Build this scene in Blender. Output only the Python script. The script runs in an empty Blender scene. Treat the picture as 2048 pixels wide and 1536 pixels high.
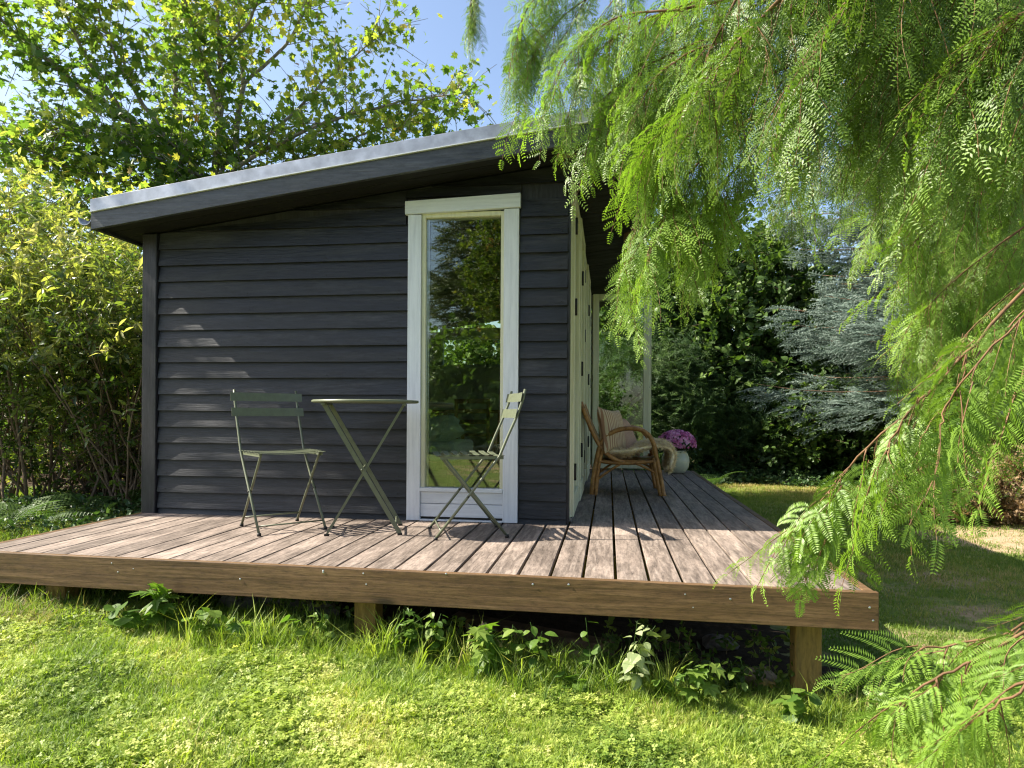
import bpy, math, random
import numpy as np
from mathutils import Vector, Matrix, Euler
rnd = random.Random(7)
rs = np.random.RandomState(7)
sc = bpy.context.scene
COL = sc.collection
R = math.radians

# ------------------------------------------------------------------ camera, sky, sun, exposure
F = 1360.0; CX = 1024.0; CY = 827.0; CAMZ = 0.70; YAW = R(8.08); ROLL = 0.006
cd = bpy.data.cameras.new('camera'); cam = bpy.data.objects.new('camera', cd); COL.objects.link(cam)
cd.sensor_width = 36.0; cd.lens = 36.0 * F / 2048.0; cd.shift_y = (CY - 768.0) / 2048.0
cd.clip_start = 0.02; cd.clip_end = 500
cam.matrix_world = Matrix.Translation((0, 0, CAMZ)) @ Euler((R(90), 0, YAW)).to_matrix().to_4x4() @ Matrix.Rotation(ROLL, 4, 'Z')
sc.camera = cam
SUN_EL = R(43.4); SUN_A = R(6.4)
w = bpy.data.worlds.new('World'); sc.world = w; w.use_nodes = True
sky = w.node_tree.nodes.new('ShaderNodeTexSky'); sky.sky_type = 'NISHITA'; sky.sun_disc = False
sky.sun_elevation = SUN_EL; sky.sun_rotation = -(R(90) + SUN_A); sky.air_density = 1.0; sky.dust_density = 2.2; sky.ozone_density = 1.5
w.node_tree.links.new(sky.outputs[0], w.node_tree.nodes['Background'].inputs[0])
w.node_tree.nodes['Background'].inputs[1].default_value = 0.095
sl = bpy.data.lights.new('sun', 'SUN'); sl.energy = 5.0; sl.angle = R(0.5); sl.color = (1.0, 0.93, 0.80)
so = bpy.data.objects.new('sun', sl); COL.objects.link(so)
tosun = Vector((-math.cos(SUN_EL) * math.cos(SUN_A), -math.cos(SUN_EL) * math.sin(SUN_A), math.sin(SUN_EL)))
so.rotation_euler = tosun.to_track_quat('Z', 'Y').to_euler()
so.location = (-8, -3, 9)
sc.view_settings.view_transform = 'Standard'; sc.view_settings.look = 'None'
sc.view_settings.exposure = 1.52; sc.view_settings.gamma = 1.0; sc.view_settings.use_curve_mapping = False
sc.cycles.use_denoising = True; sc.cycles.filter_width = 1.2; sc.cycles.max_bounces = 8; sc.cycles.transparent_max_bounces = 16; sc.cycles.diffuse_bounces = 4
sc.cycles.transmission_bounces = 6; sc.cycles.sample_clamp_indirect = 2.5

# survey helpers: sight line through a photo point met with a plane or a distance, used to place things in metres
_f = Vector((-math.sin(YAW), math.cos(YAW), 0)); _r = Vector((math.cos(YAW), math.sin(YAW), 0)); _u = Vector((0, 0, 1))
CAM = Vector((0, 0, CAMZ))
def ray(u, v):
    dx = u - CX; dy = -(v - CY); c, s = math.cos(ROLL), math.sin(ROLL)
    return (_f * F + _r * (dx * c - dy * s) + _u * (dx * s + dy * c)) / F
def at(u, v, d): return CAM + ray(u, v) * d          # d = distance along the view axis
def onz(u, v, z=0.0):
    d = ray(u, v); return CAM + d * ((z - CAMZ) / d.z)
def ony(u, v, y):
    d = ray(u, v); return CAM + d * (y / d.y)
def zg(x, y):
    z = float(np.interp(x, [-7, -3, -1, 1, 2, 20], [-.16, -.24, -.40, -.54, -.56, -.52]))
    return z + 0.012 * math.sin(x * 2.1 + y * 1.3) + 0.01 * math.sin(y * 3.1 - x)

# ------------------------------------------------------------------ object helpers
def link(o, parent=None):
    COL.objects.link(o)
    if parent is not None: o.parent = parent
    return o
def empty(name, loc, label=None, cat=None, group=None):
    o = bpy.data.objects.new(name, None); link(o); o.location = loc; o.empty_display_size = .1
    if label: o['label'] = label
    if cat: o['category'] = cat
    if group: o['group'] = group
    return o
def tag(o, label, cat, group=None):
    o['label'] = label; o['category'] = cat
    if group: o['group'] = group
    return o
class MB:
    def __init__(s): s.v = []; s.f = []; s.sm = []
    def add(s, vs, fs, smooth=False):
        n = len(s.v); s.v += [tuple(x) for x in vs]; s.f += [tuple(i + n for i in f) for f in fs]; s.sm += [smooth] * len(fs); return s
    def box(s, x0, x1, y0, y1, z0, z1, M=None):
        vs = [Vector(p) for p in ((x0, y0, z0), (x1, y0, z0), (x1, y1, z0), (x0, y1, z0), (x0, y0, z1), (x1, y0, z1), (x1, y1, z1), (x0, y1, z1))]
        if M is not None: vs = [M @ p for p in vs]
        return s.add(vs, [(0, 3, 2, 1), (4, 5, 6, 7), (0, 1, 5, 4), (1, 2, 6, 5), (2, 3, 7, 6), (3, 0, 4, 7)])
    def prism(s, poly, y0, y1):       # poly in xz, extruded in y
        n = len(poly)
        vs = [(x, y0, z) for x, z in poly] + [(x, y1, z) for x, z in poly]
        return s.add(vs, [tuple(range(n)), tuple(range(2 * n - 1, n - 1, -1))] + [(i + n, (i + 1) % n + n, (i + 1) % n, i) for i in range(n)])
    def tube(s, pts, rad, n=8, flat=None, up=(0, 0, 1), caps=True):
        pts = [Vector(p) for p in pts]; m = len(pts)
        if not hasattr(rad, '__len__'): rad = [rad] * m
        prev = Vector(up); vs = []
        for i, p in enumerate(pts):
            t = (pts[min(i + 1, m - 1)] - pts[max(i - 1, 0)]).normalized()
            a = prev - t * prev.dot(t)
            if a.length < 1e-4: a = Vector((1, 0, 0)) - t * t.x
            a.normalize(); b = t.cross(a); prev = a
            for k in range(n):
                an = 2 * math.pi * k / n
                vs.append(p + (a * math.cos(an) * (flat or 1) + b * math.sin(an)) * rad[i])
        fs = [(i * n + k, i * n + (k + 1) % n, (i + 1) * n + (k + 1) % n, (i + 1) * n + k) for i in range(m - 1) for k in range(n)]
        if caps: fs += [tuple(range(n - 1, -1, -1)), tuple(range((m - 1) * n, m * n))]
        return s.add(vs, fs, True)
    def bar(s, a, b, wv, tv):          # rectangular bar from a to b, half vectors wv, tv
        a, b, wv, tv = Vector(a), Vector(b), Vector(wv), Vector(tv)
        vs = [a - wv - tv, a + wv - tv, a + wv + tv, a - wv + tv, b - wv - tv, b + wv - tv, b + wv + tv, b - wv + tv]
        return s.add(vs, [(0, 3, 2, 1), (4, 5, 6, 7), (0, 1, 5, 4), (1, 2, 6, 5), (2, 3, 7, 6), (3, 0, 4, 7)])
    def strip(s, pts, wv, tv):         # flat bar along a polyline
        pts = [Vector(p) for p in pts]; wv = Vector(wv); n = len(pts); vs = []
        tv0 = Vector(tv)
        for i, p in enumerate(pts):
            t = (pts[min(i + 1, n - 1)] - pts[max(i - 1, 0)]).normalized()
            q = t.cross(wv).normalized() * tv0.length
            vs += [p - wv - q, p + wv - q, p + wv + q, p - wv + q]
        fs = [(i * 4 + k, i * 4 + (k + 1) % 4, i * 4 + 4 + (k + 1) % 4, i * 4 + 4 + k) for i in range(n - 1) for k in range(4)]
        return s.add(vs, fs + [(3, 2, 1, 0), (4 * n - 4, 4 * n - 3, 4 * n - 2, 4 * n - 1)])
    def lathe(s, prof, c=(0, 0, 0), n=28):
        vs = [(c[0] + r * math.cos(2 * math.pi * k / n), c[1] + r * math.sin(2 * math.pi * k / n), c[2] + z) for r, z in prof for k in range(n)]
        fs = [(i * n + k, i * n + (k + 1) % n, (i + 1) * n + (k + 1) % n, (i + 1) * n + k) for i in range(len(prof) - 1) for k in range(n)]
        return s.add(vs, fs + [tuple(range(n - 1, -1, -1)), tuple(range((len(prof) - 1) * n, len(prof) * n))], True)
    def mesh(s, name, mat=None):
        me = bpy.data.meshes.new(name); me.from_pydata(s.v, [], s.f)
        if mat: me.materials.append(mat)
        me.polygons.foreach_set('use_smooth', s.sm); me.update(); return me
    def obj(s, name, mat, parent=None, bevel=0, seg=1):
        o = bpy.data.objects.new(name, s.mesh(name, mat)); link(o, parent)
        if bevel:
            b = o.modifiers.new('bevel', 'BEVEL'); b.width = bevel; b.segments = seg; b.limit_method = 'ANGLE'; b.angle_limit = R(40)
        return o
def local(o, parent):        # geometry is given in world metres: cancel the parent's offset
    o.parent = parent; o.matrix_parent_inverse = parent.matrix_world.inverted() if parent.matrix_world != Matrix.Identity(4) else Matrix.Translation(-Vector(parent.location))
    return o
def wobj(mb, name, mat, parent, bevel=0, seg=1):   # world-space geometry under a parent placed by location only
    o = mb.obj(name, mat, None, bevel, seg); o.parent = parent
    p = Vector((0, 0, 0)); q = parent
    while q is not None: p += Vector(q.location); q = q.parent
    o.location = -p
    return o

# ------------------------------------------------------------------ materials
class NT:
    def __init__(s, name):
        s.m = bpy.data.materials.new(name); s.m.use_nodes = True; s.t = s.m.node_tree; s.N = s.t.nodes; s.L = s.t.links
        s.bsdf = s.N['Principled BSDF']; s.out = s.N['Material Output']
    def n(s, t, **kw):
        x = s.N.new(t)
        for k, v in kw.items():
            if k.startswith('_'): setattr(x, k[1:], v)
            else: x.inputs[k.replace('__', ' ')].default_value = v
        return x
    def l(s, a, b): s.L.new(a, b)
    def ramp(s, fac, stops):
        r = s.N.new('ShaderNodeValToRGB'); e = r.color_ramp.elements
        while len(e) < len(stops): e.new(0.5)
        for i, (p, c) in enumerate(stops): e[i].position = p; e[i].color = (*c, 1) if len(c) == 3 else c
        s.l(fac, r.inputs[0]); return r.outputs[0]
    def math(s, op, a, b=None, clamp=False):
        x = s.N.new('ShaderNodeMath'); x.operation = op; x.use_clamp = clamp
        for i, q in enumerate((a, b)):
            if q is None: continue
            if isinstance(q, (int, float)): x.inputs[i].default_value = q
            else: s.l(q, x.inputs[i])
        return x.outputs[0]
    def mix(s, fac, a, b, mode='MIX'):
        x = s.N.new('ShaderNodeMix'); x.data_type = 'RGBA'; x.blend_type = mode
        for q, sock in ((fac, x.inputs[0]), (a, x.inputs[6]), (b, x.inputs[7])):
            if isinstance(q, (int, float)): sock.default_value = q
            elif isinstance(q, tuple): sock.default_value = (*q, 1)
            else: s.l(q, sock)
        return x.outputs[2]
    def noise(s, vec, scale, detail=4, rough=.55, dist=0):
        x = s.N.new('ShaderNodeTexNoise'); x.inputs['Scale'].default_value = scale; x.inputs['Detail'].default_value = detail
        x.inputs['Roughness'].default_value = rough; x.inputs['Distortion'].default_value = dist
        if vec is not None: s.l(vec, x.inputs['Vector'])
        return x.outputs[0]
    def bump(s, h, strength=.3, dist=.01):
        b = s.N.new('ShaderNodeBump'); b.inputs['Strength'].default_value = strength; b.inputs['Distance'].default_value = dist
        s.l(h, b.inputs['Height']); s.l(b.outputs[0], s.bsdf.inputs['Normal']); return b
    def coords(s, scale=(1, 1, 1), per_object=True):
        tc = s.N.new('ShaderNodeTexCoord'); g = s.N.new('ShaderNodeNewGeometry'); mp = s.N.new('ShaderNodeMapping')
        oi = s.N.new('ShaderNodeObjectInfo'); s.oi = oi
        if per_object:
            c = s.N.new('ShaderNodeVectorMath'); c.operation = 'MULTIPLY_ADD'
            v = s.N.new('ShaderNodeCombineXYZ')
            for i in range(3): s.l(oi.outputs['Random'], v.inputs[i])
            s.l(v.outputs[0], c.inputs[0]); c.inputs[1].default_value = (37.1, 53.7, 29.3); s.l(tc.outputs['Object'], c.inputs[2])
            s.l(c.outputs[0], mp.inputs['Vector'])
        else: s.l(tc.outputs['Object'], mp.inputs['Vector'])
        mp.inputs['Scale'].default_value = scale; s.raw = tc.outputs['Object']
        return mp.outputs[0]

def wood(name, dark, mid, light, grain=(3, 60, 60), rough=.6, var=.25, bump=.35, blotch=None, blotch_amt=.5, spec=.4, knots=0.0, fineamt=1.0):
    t = NT(name); v = t.coords(grain)
    n1 = t.noise(v, 1.0, 6, .62, .4)
    c = t.ramp(n1, [(.28, dark), (.5, mid), (.74, light)])
    v2 = t.N.new('ShaderNodeMapping'); t.l(v.node.inputs['Vector'].links[0].from_socket, v2.inputs['Vector']); v2.inputs['Scale'].default_value = tuple(max(1.2, g * .12) for g in grain)
    n2 = t.noise(v2.outputs[0], 1.3, 4, .6, .6)
    if blotch is not None:
        f = t.ramp(n2, [(.48, (0, 0, 0)), (.68, (1, 1, 1))]); c = t.mix(t.math('MULTIPLY', f, blotch_amt), c, blotch)
    if knots:
        vo = t.N.new('ShaderNodeTexVoronoi'); vo.inputs['Scale'].default_value = 1.0
        v3 = t.N.new('ShaderNodeMapping'); t.l(v.node.inputs['Vector'].links[0].from_socket, v3.inputs['Vector'])
        v3.inputs['Scale'].default_value = tuple(2.2 if g == min(grain) else 6 for g in grain); t.l(v3.outputs[0], vo.inputs['Vector'])
        kf = t.ramp(vo.outputs['Distance'], [(.07, (1, 1, 1)), (.17, (0, 0, 0))]); c = t.mix(t.math('MULTIPLY', kf, knots), c, tuple(x * .35 for x in dark))
    fm = t.N.new('ShaderNodeMapping'); t.l(t.raw, fm.inputs['Vector']); fm.inputs['Scale'].default_value = tuple(18 if g == min(grain) else 70 for g in grain)
    fine = t.noise(fm.outputs[0], 1.0, 5, .7); c = t.mix(fineamt, c, t.ramp(fine, [(.32, (.62, .62, .62)), (.5, (1, 1, 1)), (.72, (1.25, 1.25, 1.25))]), 'MULTIPLY')
    hs = t.N.new('ShaderNodeHueSaturation'); t.l(c, hs.inputs['Color'])
    val = t.math('ADD', t.math('MULTIPLY', t.oi.outputs['Random'], var), 1 - var / 2); t.l(val, hs.inputs['Value'])
    t.l(hs.outputs[0], t.bsdf.inputs['Base Color'])
    t.l(t.ramp(n2, [(.3, (rough - .12,) * 3), (.7, (rough + .12,) * 3)]), t.bsdf.inputs['Roughness'])
    t.bsdf.inputs['Specular IOR Level'].default_value = spec
    t.bump(n1, bump, .004)
    return t.m
M = {}
M['siding'] = wood('black_stained_wood', (.006, .007, .009), (.011, .0125, .016), (.022, .024, .030), (6, 80, 80), .55, .6, .8, (.052, .053, .060), .6, .45, .4)
M['black_wood_vertical'] = wood('black_painted_post', (.010, .010, .013), (.018, .018, .023), (.034, .034, .04), (60, 60, 5), .5, .2, .4)
M['deck'] = wood('weathered_deck_wood', (.07, .054, .044), (.155, .122, .100), (.27, .22, .185), (46, 4.5, 46), .72, .38, 1.0, (.40, .315, .26), .5, .3, .3)
M['beam'] = wood('treated_beam_wood', (.05, .028, .012), (.115, .066, .029), (.185, .112, .055), (1.6, 40, 40), .55, .15, .6, (.10, .052, .024), .6, .4, .9)
M['post'] = wood('yellow_treated_post_wood', (.11, .062, .014), (.21, .125, .03), (.29, .18, .05), (40, 40, 3), .6, .2, .5, (.10, .07, .03), .5)
M['white'] = wood('white_painted_wood', (.52, .55, .60), (.62, .65, .70), (.68, .71, .75), (50, 50, 3), .45, .04, .35, fineamt=.12)
M['white_h'] = wood('white_painted_board', (.52, .55, .60), (.62, .65, .70), (.68, .71, .75), (3, 50, 50), .45, .04, .35, fineamt=.12)
M['cream'] = wood('cream_painted_wood', (.50, .49, .34), (.60, .59, .42), (.66, .65, .50), (40, 40, 3), .45, .06, .2, fineamt=.12)
M['pine'] = wood('pine_wood', (.22, .11, .045), (.36, .2, .09), (.45, .28, .13), (20, 20, 4), .45, .2, .2)
M['rattan'] = wood('rattan_cane', (.20, .085, .022), (.36, .17, .05), (.5, .27, .095), (22, 22, 22), .38, .25, .3)
M['fascia'] = wood('grey_black_fascia_wood', (.022, .024, .028), (.045, .049, .057), (.075, .08, .092), (3, 60, 60), .45, .1, .5, (.10, .10, .115), .4, .5, .4)
M['soffit'] = wood('shade_black_soffit_wood', (.004, .004, .004), (.007, .007, .007), (.012, .011, .011), (4, 60, 60), .7, .6, .5)  # black boards, with the shade under the roof put into their colour
M['log'] = wood('rough_log_wood', (.05, .03, .018), (.13, .08, .045), (.24, .16, .1), (9, 9, 9), .8, .3, .8)

def simple(name, col, rough=.5, metal=0, nscale=12, namt=.25, bump=0, spec=.5, col2=None):
    t = NT(name); v = t.coords((1, 1, 1)); n = t.noise(v, nscale, 5, .6)
    c2 = col2 or tuple(x * (1 - namt) for x in col); c1 = tuple(min(1, x * (1 + namt * .4)) for x in col)
    t.l(t.ramp(n, [(.35, c2), (.65, c1)]), t.bsdf.inputs['Base Color'])
    t.bsdf.inputs['Roughness'].default_value = rough; t.bsdf.inputs['Metallic'].default_value = metal; t.bsdf.inputs['Specular IOR Level'].default_value = spec
    if bump: t.bump(n, bump, .01)
    return t.m
M['zinc'] = simple('zinc_roof_trim', (.42, .43, .46), .38, .75, 9, .3)
M['bistro'] = simple('olive_green_painted_metal', (.115, .130, .080), .38, .0, 30, .15)
M['hinge'] = simple('black_iron', (.03, .028, .026), .5, .6)
M['aluminium'] = simple('aluminium_track', (.45, .46, .47), .35, .9)
M['pot'] = simple('glazed_cream_ceramic', (.50, .52, .42), .28, 0, 5, .18)
M['sheep'] = simple('sheepskin_wool', (.85, .70, .48), .95, 0, 26, .22, .8, .1)
M['pink'] = simple('dusty_pink_cotton', (.47, .29, .20), .9, 0, 80, .12, .3, .1)
M['linen'] = simple('white_linen', (.80, .83, .80), .9, 0, 30, .06, .3, .1)
M['greenlinen'] = simple('pale_green_linen', (.62, .68, .55), .9, 0, 30, .08, .3, .1)
M['wallpaint'] = simple('white_interior_paint', (.82, .82, .76), .6, 0, 3, .04)
M['floorboards'] = wood('interior_floor_wood', (.22, .13, .07), (.3, .19, .1), (.38, .25, .14), (3, 30, 30), .4, .1, .1)
M['stone'] = simple('grey_stone', (.20, .17, .15), .85, 0, 14, .5, .8, .3)
M['brick'] = simple('old_pale_brick', (.42, .30, .20), .85, 0, 18, .4, .6, .3)
M['concrete'] = simple('grey_concrete_slab', (.30, .28, .26), .85, 0, 18, .4, .6, .3)
M['bark'] = simple('grey_bark', (.30, .26, .20), .85, 0, 20, .5, .8, .2)
M['redbark'] = simple('reddish_peeling_bark', (.20, .12, .075), .85, 0, 16, .5, 1, .2)
M['twigbrown'] = simple('brown_twig_bark', (.16, .09, .045), .7, 0, 30, .4, .3, .2)
M['shrubstem'] = simple('shrub_stem_bark', (.20, .14, .09), .8, 0, 30, .4, .3, .2)

# striped cushion
t = NT('striped_pink_cotton'); tc = t.N.new('ShaderNodeTexCoord'); sp = t.N.new('ShaderNodeSeparateXYZ'); t.l(tc.outputs['Object'], sp.inputs[0])
s_ = t.math('SINE', t.math('MULTIPLY', sp.outputs[0], 2 * math.pi / .026))
t.l(t.mix(t.math('GREATER_THAN', s_, .15), (.58, .45, .29), (.36, .19, .11)), t.bsdf.inputs['Base Color']); t.bsdf.inputs['Roughness'].default_value = .9
M['stripe'] = t.m
# glass panes: fresnel reflection over a clear pane
def glass(name, ior=1.68, tint=(.93, .96, .91)):
    t = NT(name); t.N.remove(t.bsdf)
    fr = t.n('ShaderNodeFresnel', IOR=ior); gl = t.n('ShaderNodeBsdfGlossy', Roughness=0.0); tr = t.N.new('ShaderNodeBsdfTransparent')
    gl.inputs['Color'].default_value = (1, 1, 1, 1); tr.inputs['Color'].default_value = (*tint, 1)
    v = t.N.new('ShaderNodeTexCoord'); n = t.noise(v.outputs['Object'], 1.6, 1, .4); b = t.N.new('ShaderNodeBump'); b.inputs['Strength'].default_value = .05; b.inputs['Distance'].default_value = .02
    t.l(n, b.inputs['Height']); t.l(b.outputs[0], gl.inputs['Normal'])
    mx = t.N.new('ShaderNodeMixShader'); t.l(fr.outputs[0], mx.inputs[0]); t.l(tr.outputs[0], mx.inputs[1]); t.l(gl.outputs[0], mx.inputs[2]); t.l(mx.outputs[0], t.out.inputs['Surface'])
    return t.m
M['glass'] = glass('window_glass')

# foliage: colour by the plant's own variation (tint), per-leaf chance; redwood tints also hold shade and sun
def leafmat(name, stops, transl=.45, rough=.45, spread=.5, age=False, spec=.35, tcol=(1.15, 1.25, .5)):
    t = NT(name); t.bsdf.inputs['Roughness'].default_value = rough; t.bsdf.inputs['Specular IOR Level'].default_value = spec
    a = t.N.new('ShaderNodeAttribute'); a.attribute_type = 'INSTANCER'; a.attribute_name = 'tint'
    oi = t.N.new('ShaderNodeObjectInfo')
    f = t.math('ADD', a.outputs['Fac'], t.math('MULTIPLY', t.math('SUBTRACT', oi.outputs['Random'], .5), spread), True)
    c = t.ramp(f, stops)
    if age:
        ag = t.N.new('ShaderNodeAttribute'); ag.attribute_type = 'GEOMETRY'; ag.attribute_name = 'age'
        c = t.mix(t.math('MULTIPLY', ag.outputs['Fac'], .65), c, age)
    t.l(c, t.bsdf.inputs['Base Color'])
    tr = t.N.new('ShaderNodeBsdfTranslucent'); t.l(t.mix(1.0, c, tcol, 'MULTIPLY'), tr.inputs['Color'])
    mx = t.N.new('ShaderNodeMixShader'); mx.inputs[0].default_value = transl
    t.l(t.bsdf.outputs[0], mx.inputs[1]); t.l(tr.outputs[0], mx.inputs[2]); t.l(mx.outputs[0], t.out.inputs['Surface'])
    return t.m
M['maple'] = leafmat('maple_leaf', [(0, (.09, .17, .035)), (.4, (.21, .29, .06)), (.7, (.41, .44, .10)), (.92, (.60, .52, .12)), (1, (.44, .24, .08))], .6, .4, .6)
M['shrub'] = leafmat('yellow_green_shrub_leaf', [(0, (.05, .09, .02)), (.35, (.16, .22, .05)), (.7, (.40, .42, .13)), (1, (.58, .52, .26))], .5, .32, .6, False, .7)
M['hedge'] = leafmat('dark_hedge_leaf', [(0, (.04, .07, .015)), (.5, (.10, .16, .03)), (.85, (.24, .28, .05)), (1, (.28, .19, .08))], .5)
M['dryleaf'] = leafmat('dry_brown_shrub_leaf', [(0, (.06, .09, .025)), (.3, (.16, .14, .05)), (.65, (.30, .19, .10)), (1, (.38, .27, .17))], .35)
M['linden'] = leafmat('round_dark_leaf', [(0, (.045, .085, .022)), (.5, (.085, .15, .035)), (1, (.16, .24, .055))], .4)
M['yew'] = leafmat('yew_needle', [(0, (.035, .075, .025)), (.6, (.07, .13, .04)), (1, (.12, .19, .06))], .25)
M['ivy'] = leafmat('ivy_leaf', [(0, (.035, .075, .025)), (.6, (.075, .14, .045)), (1, (.14, .22, .08))], .3)
M['fern'] = leafmat('fern_frond', [(0, (.04, .08, .018)), (.6, (.07, .13, .03)), (1, (.12, .19, .045))], .4)
M['weed'] = leafmat('weed_leaf', [(0, (.07, .14, .025)), (.6, (.13, .22, .035)), (1, (.22, .30, .06))], .5)
M['palemint'] = leafmat('variegated_weed_leaf', [(0, (.18, .25, .09)), (.6, (.30, .36, .17)), (1, (.42, .46, .26))], .4)
M['redwood'] = leafmat('redwood_needle', [(0, (.03, .075, .016)), (.5, (.085, .17, .028)), (1, (.19, .32, .045))], .42, .42, .35, (.26, .38, .055), .4)
M['spruce'] = leafmat('blue_spruce_needle', [(0, (.045, .08, .055)), (.5, (.085, .135, .10)), (1, (.15, .205, .165))], .10, .5, .5, (.27, .34, .29), .35, (1, 1, 1))
M['conifer'] = leafmat('dark_conifer_needle', [(0, (.05, .075, .025)), (.6, (.12, .155, .05)), (1, (.2, .24, .09))], .2)
M['grass'] = leafmat('grass_blade', [(0, (.10, .17, .03)), (.45, (.24, .34, .05)), (.8, (.42, .48, .09)), (1, (.52, .44, .2))], .45, .5)
M['lawn'] = leafmat('short_lawn_blade', [(0, (.11, .19, .03)), (.5, (.22, .29, .05)), (.8, (.40, .36, .12)), (1, (.52, .38, .2))], .4, .55)
M['strawgrass'] = leafmat('straw_grass_blade', [(0, (.2, .2, .07)), (.5, (.38, .3, .15)), (1, (.5, .4, .24))], .35, .6)
M['clover'] = leafmat('clover_leaf', [(0, (.13, .21, .03)), (.45, (.32, .41, .07)), (.8, (.52, .56, .16)), (1, (.66, .62, .28))], .45, .5)
M['bloom'] = leafmat('pink_petal', [(0, (.55, .12, .34)), (.5, (.78, .32, .58)), (1, (.9, .6, .78))], .3, .5, .7, False, .3, (1.1, .8, 1))
M['flowerleaf'] = leafmat('chrysanthemum_leaf', [(0, (.02, .05, .02)), (1, (.05, .10, .03))], .3)
M['wool'] = leafmat('wool_tuft', [(0, (.66, .52, .33)), (.6, (.82, .68, .46)), (1, (.9, .8, .6))], .3, .9, .25, False, .1, (1, 1, 1))

# ground material: damp soil under the deck and hedges, thin turf and dry patches elsewhere
def groundmat():
    t = NT('lawn_soil'); v = t.coords((1, 1, 1), False); n1 = t.noise(v, .55, 3, .5); n2 = t.noise(v, 22, 6, .7); n3 = t.noise(v, 3.2, 4, .6)
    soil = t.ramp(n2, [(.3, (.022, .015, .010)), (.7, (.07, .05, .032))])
    turf = t.ramp(n2, [(.3, (.09, .14, .03)), (.55, (.16, .21, .05)), (.75, (.28, .26, .10))])
    dry = t.ramp(n2, [(.3, (.28, .20, .11)), (.7, (.50, .37, .24))])
    g = t.mix(t.ramp(t.math('ADD', t.math('MULTIPLY', n1, .55), t.math('MULTIPLY', n3, .45)), [(.50, (0, 0, 0)), (.62, (1, 1, 1))]), turf, dry)
    s = t.N.new('ShaderNodeSeparateXYZ'); t.l(t.raw, s.inputs[0])
    e = t.math('MULTIPLY', t.math('SUBTRACT', n3, .5), .8)
    dp = t.math('ADD', t.math('POWER', t.math('DIVIDE', t.math('SUBTRACT', s.outputs[0], 4.9), 1.7), 2), t.math('POWER', t.math('DIVIDE', t.math('SUBTRACT', s.outputs[1], 7.6), 1.0), 2))
    g = t.mix(t.math('LESS_THAN', t.math('ADD', dp, e), 1.0), g, dry)
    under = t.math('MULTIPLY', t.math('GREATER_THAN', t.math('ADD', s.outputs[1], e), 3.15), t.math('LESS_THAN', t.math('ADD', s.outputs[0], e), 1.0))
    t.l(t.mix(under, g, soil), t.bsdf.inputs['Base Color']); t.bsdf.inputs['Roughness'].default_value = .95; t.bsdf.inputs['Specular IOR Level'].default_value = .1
    t.bump(n2, .8, .03); return t.m
M['ground'] = groundmat()

# ------------------------------------------------------------------ instanced leaf masses (stuff)
def nodegroup(name, meshes, mat):
    ng = bpy.data.node_groups.new(name, 'GeometryNodeTree')
    ng.interface.new_socket('Geometry', in_out='INPUT', socket_type='NodeSocketGeometry')
    ng.interface.new_socket('Geometry', in_out='OUTPUT', socket_type='NodeSocketGeometry')
    N = ng.nodes; L = ng.links; gi = N.new('NodeGroupInput'); go = N.new('NodeGroupOutput'); g2 = N.new('GeometryNodeGeometryToInstance')
    for m in reversed(meshes):
        o = bpy.data.objects.new(m.name, m); oi = N.new('GeometryNodeObjectInfo'); oi.inputs['Object'].default_value = o; L.new(oi.outputs['Geometry'], g2.inputs[0])
    ip = N.new('GeometryNodeInstanceOnPoints'); L.new(gi.outputs[0], ip.inputs['Points']); L.new(g2.outputs[0], ip.inputs['Instance']); ip.inputs['Pick Instance'].default_value = True
    for n, ty, s in (('pick', 'INT', 'Instance Index'), ('rot', 'FLOAT_VECTOR', 'Rotation'), ('scl', 'FLOAT', 'Scale')):
        a = N.new('GeometryNodeInputNamedAttribute'); a.data_type = ty; a.inputs['Name'].default_value = n; L.new(a.outputs['Attribute'], ip.inputs[s])
    L.new(ip.outputs[0], go.inputs[0]); return ng
NG = {}
def scatter(name, parent, kindkey, pts, rots, scls, tints, label=None):
    ng, nv = NG[kindkey]; n = len(pts)
    me = bpy.data.meshes.new(name); me.vertices.add(n); me.vertices.foreach_set('co', np.asarray(pts, dtype=np.float32).ravel())
    for nm, ty, d, k in (('pick', 'INT', rs.randint(0, nv, n), 'value'), ('rot', 'FLOAT_VECTOR', np.asarray(rots, dtype=np.float32).ravel(), 'vector'),
                         ('scl', 'FLOAT', np.asarray(scls, dtype=np.float32), 'value'), ('tint', 'FLOAT', np.asarray(tints, dtype=np.float32), 'value')):
        a = me.attributes.new(nm, ty, 'POINT'); a.data.foreach_set(k, d)
    o = bpy.data.objects.new(name, me); link(o); o['kind'] = 'stuff'
    md = o.modifiers.new('leaves', 'NODES'); md.node_group = ng
    if parent is not None:
        o.parent = parent; p = Vector((0, 0, 0)); q = parent
        while q is not None: p += Vector(q.location); q = q.parent
        o.location = -p
    if label: o['label'] = label
    return o
def yawrot(n, tilt=.5):
    return np.stack([rs.normal(0, tilt, n), rs.normal(0, tilt, n), rs.rand(n) * 6.283], 1)
def axisrot(d, spin):                  # euler taking local +X to d, spun about d
    d = Vector(d).normalized(); q = d.to_track_quat('X', 'Z')
    return (q @ Euler((spin, 0, 0)).to_quaternion()).to_euler()

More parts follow.
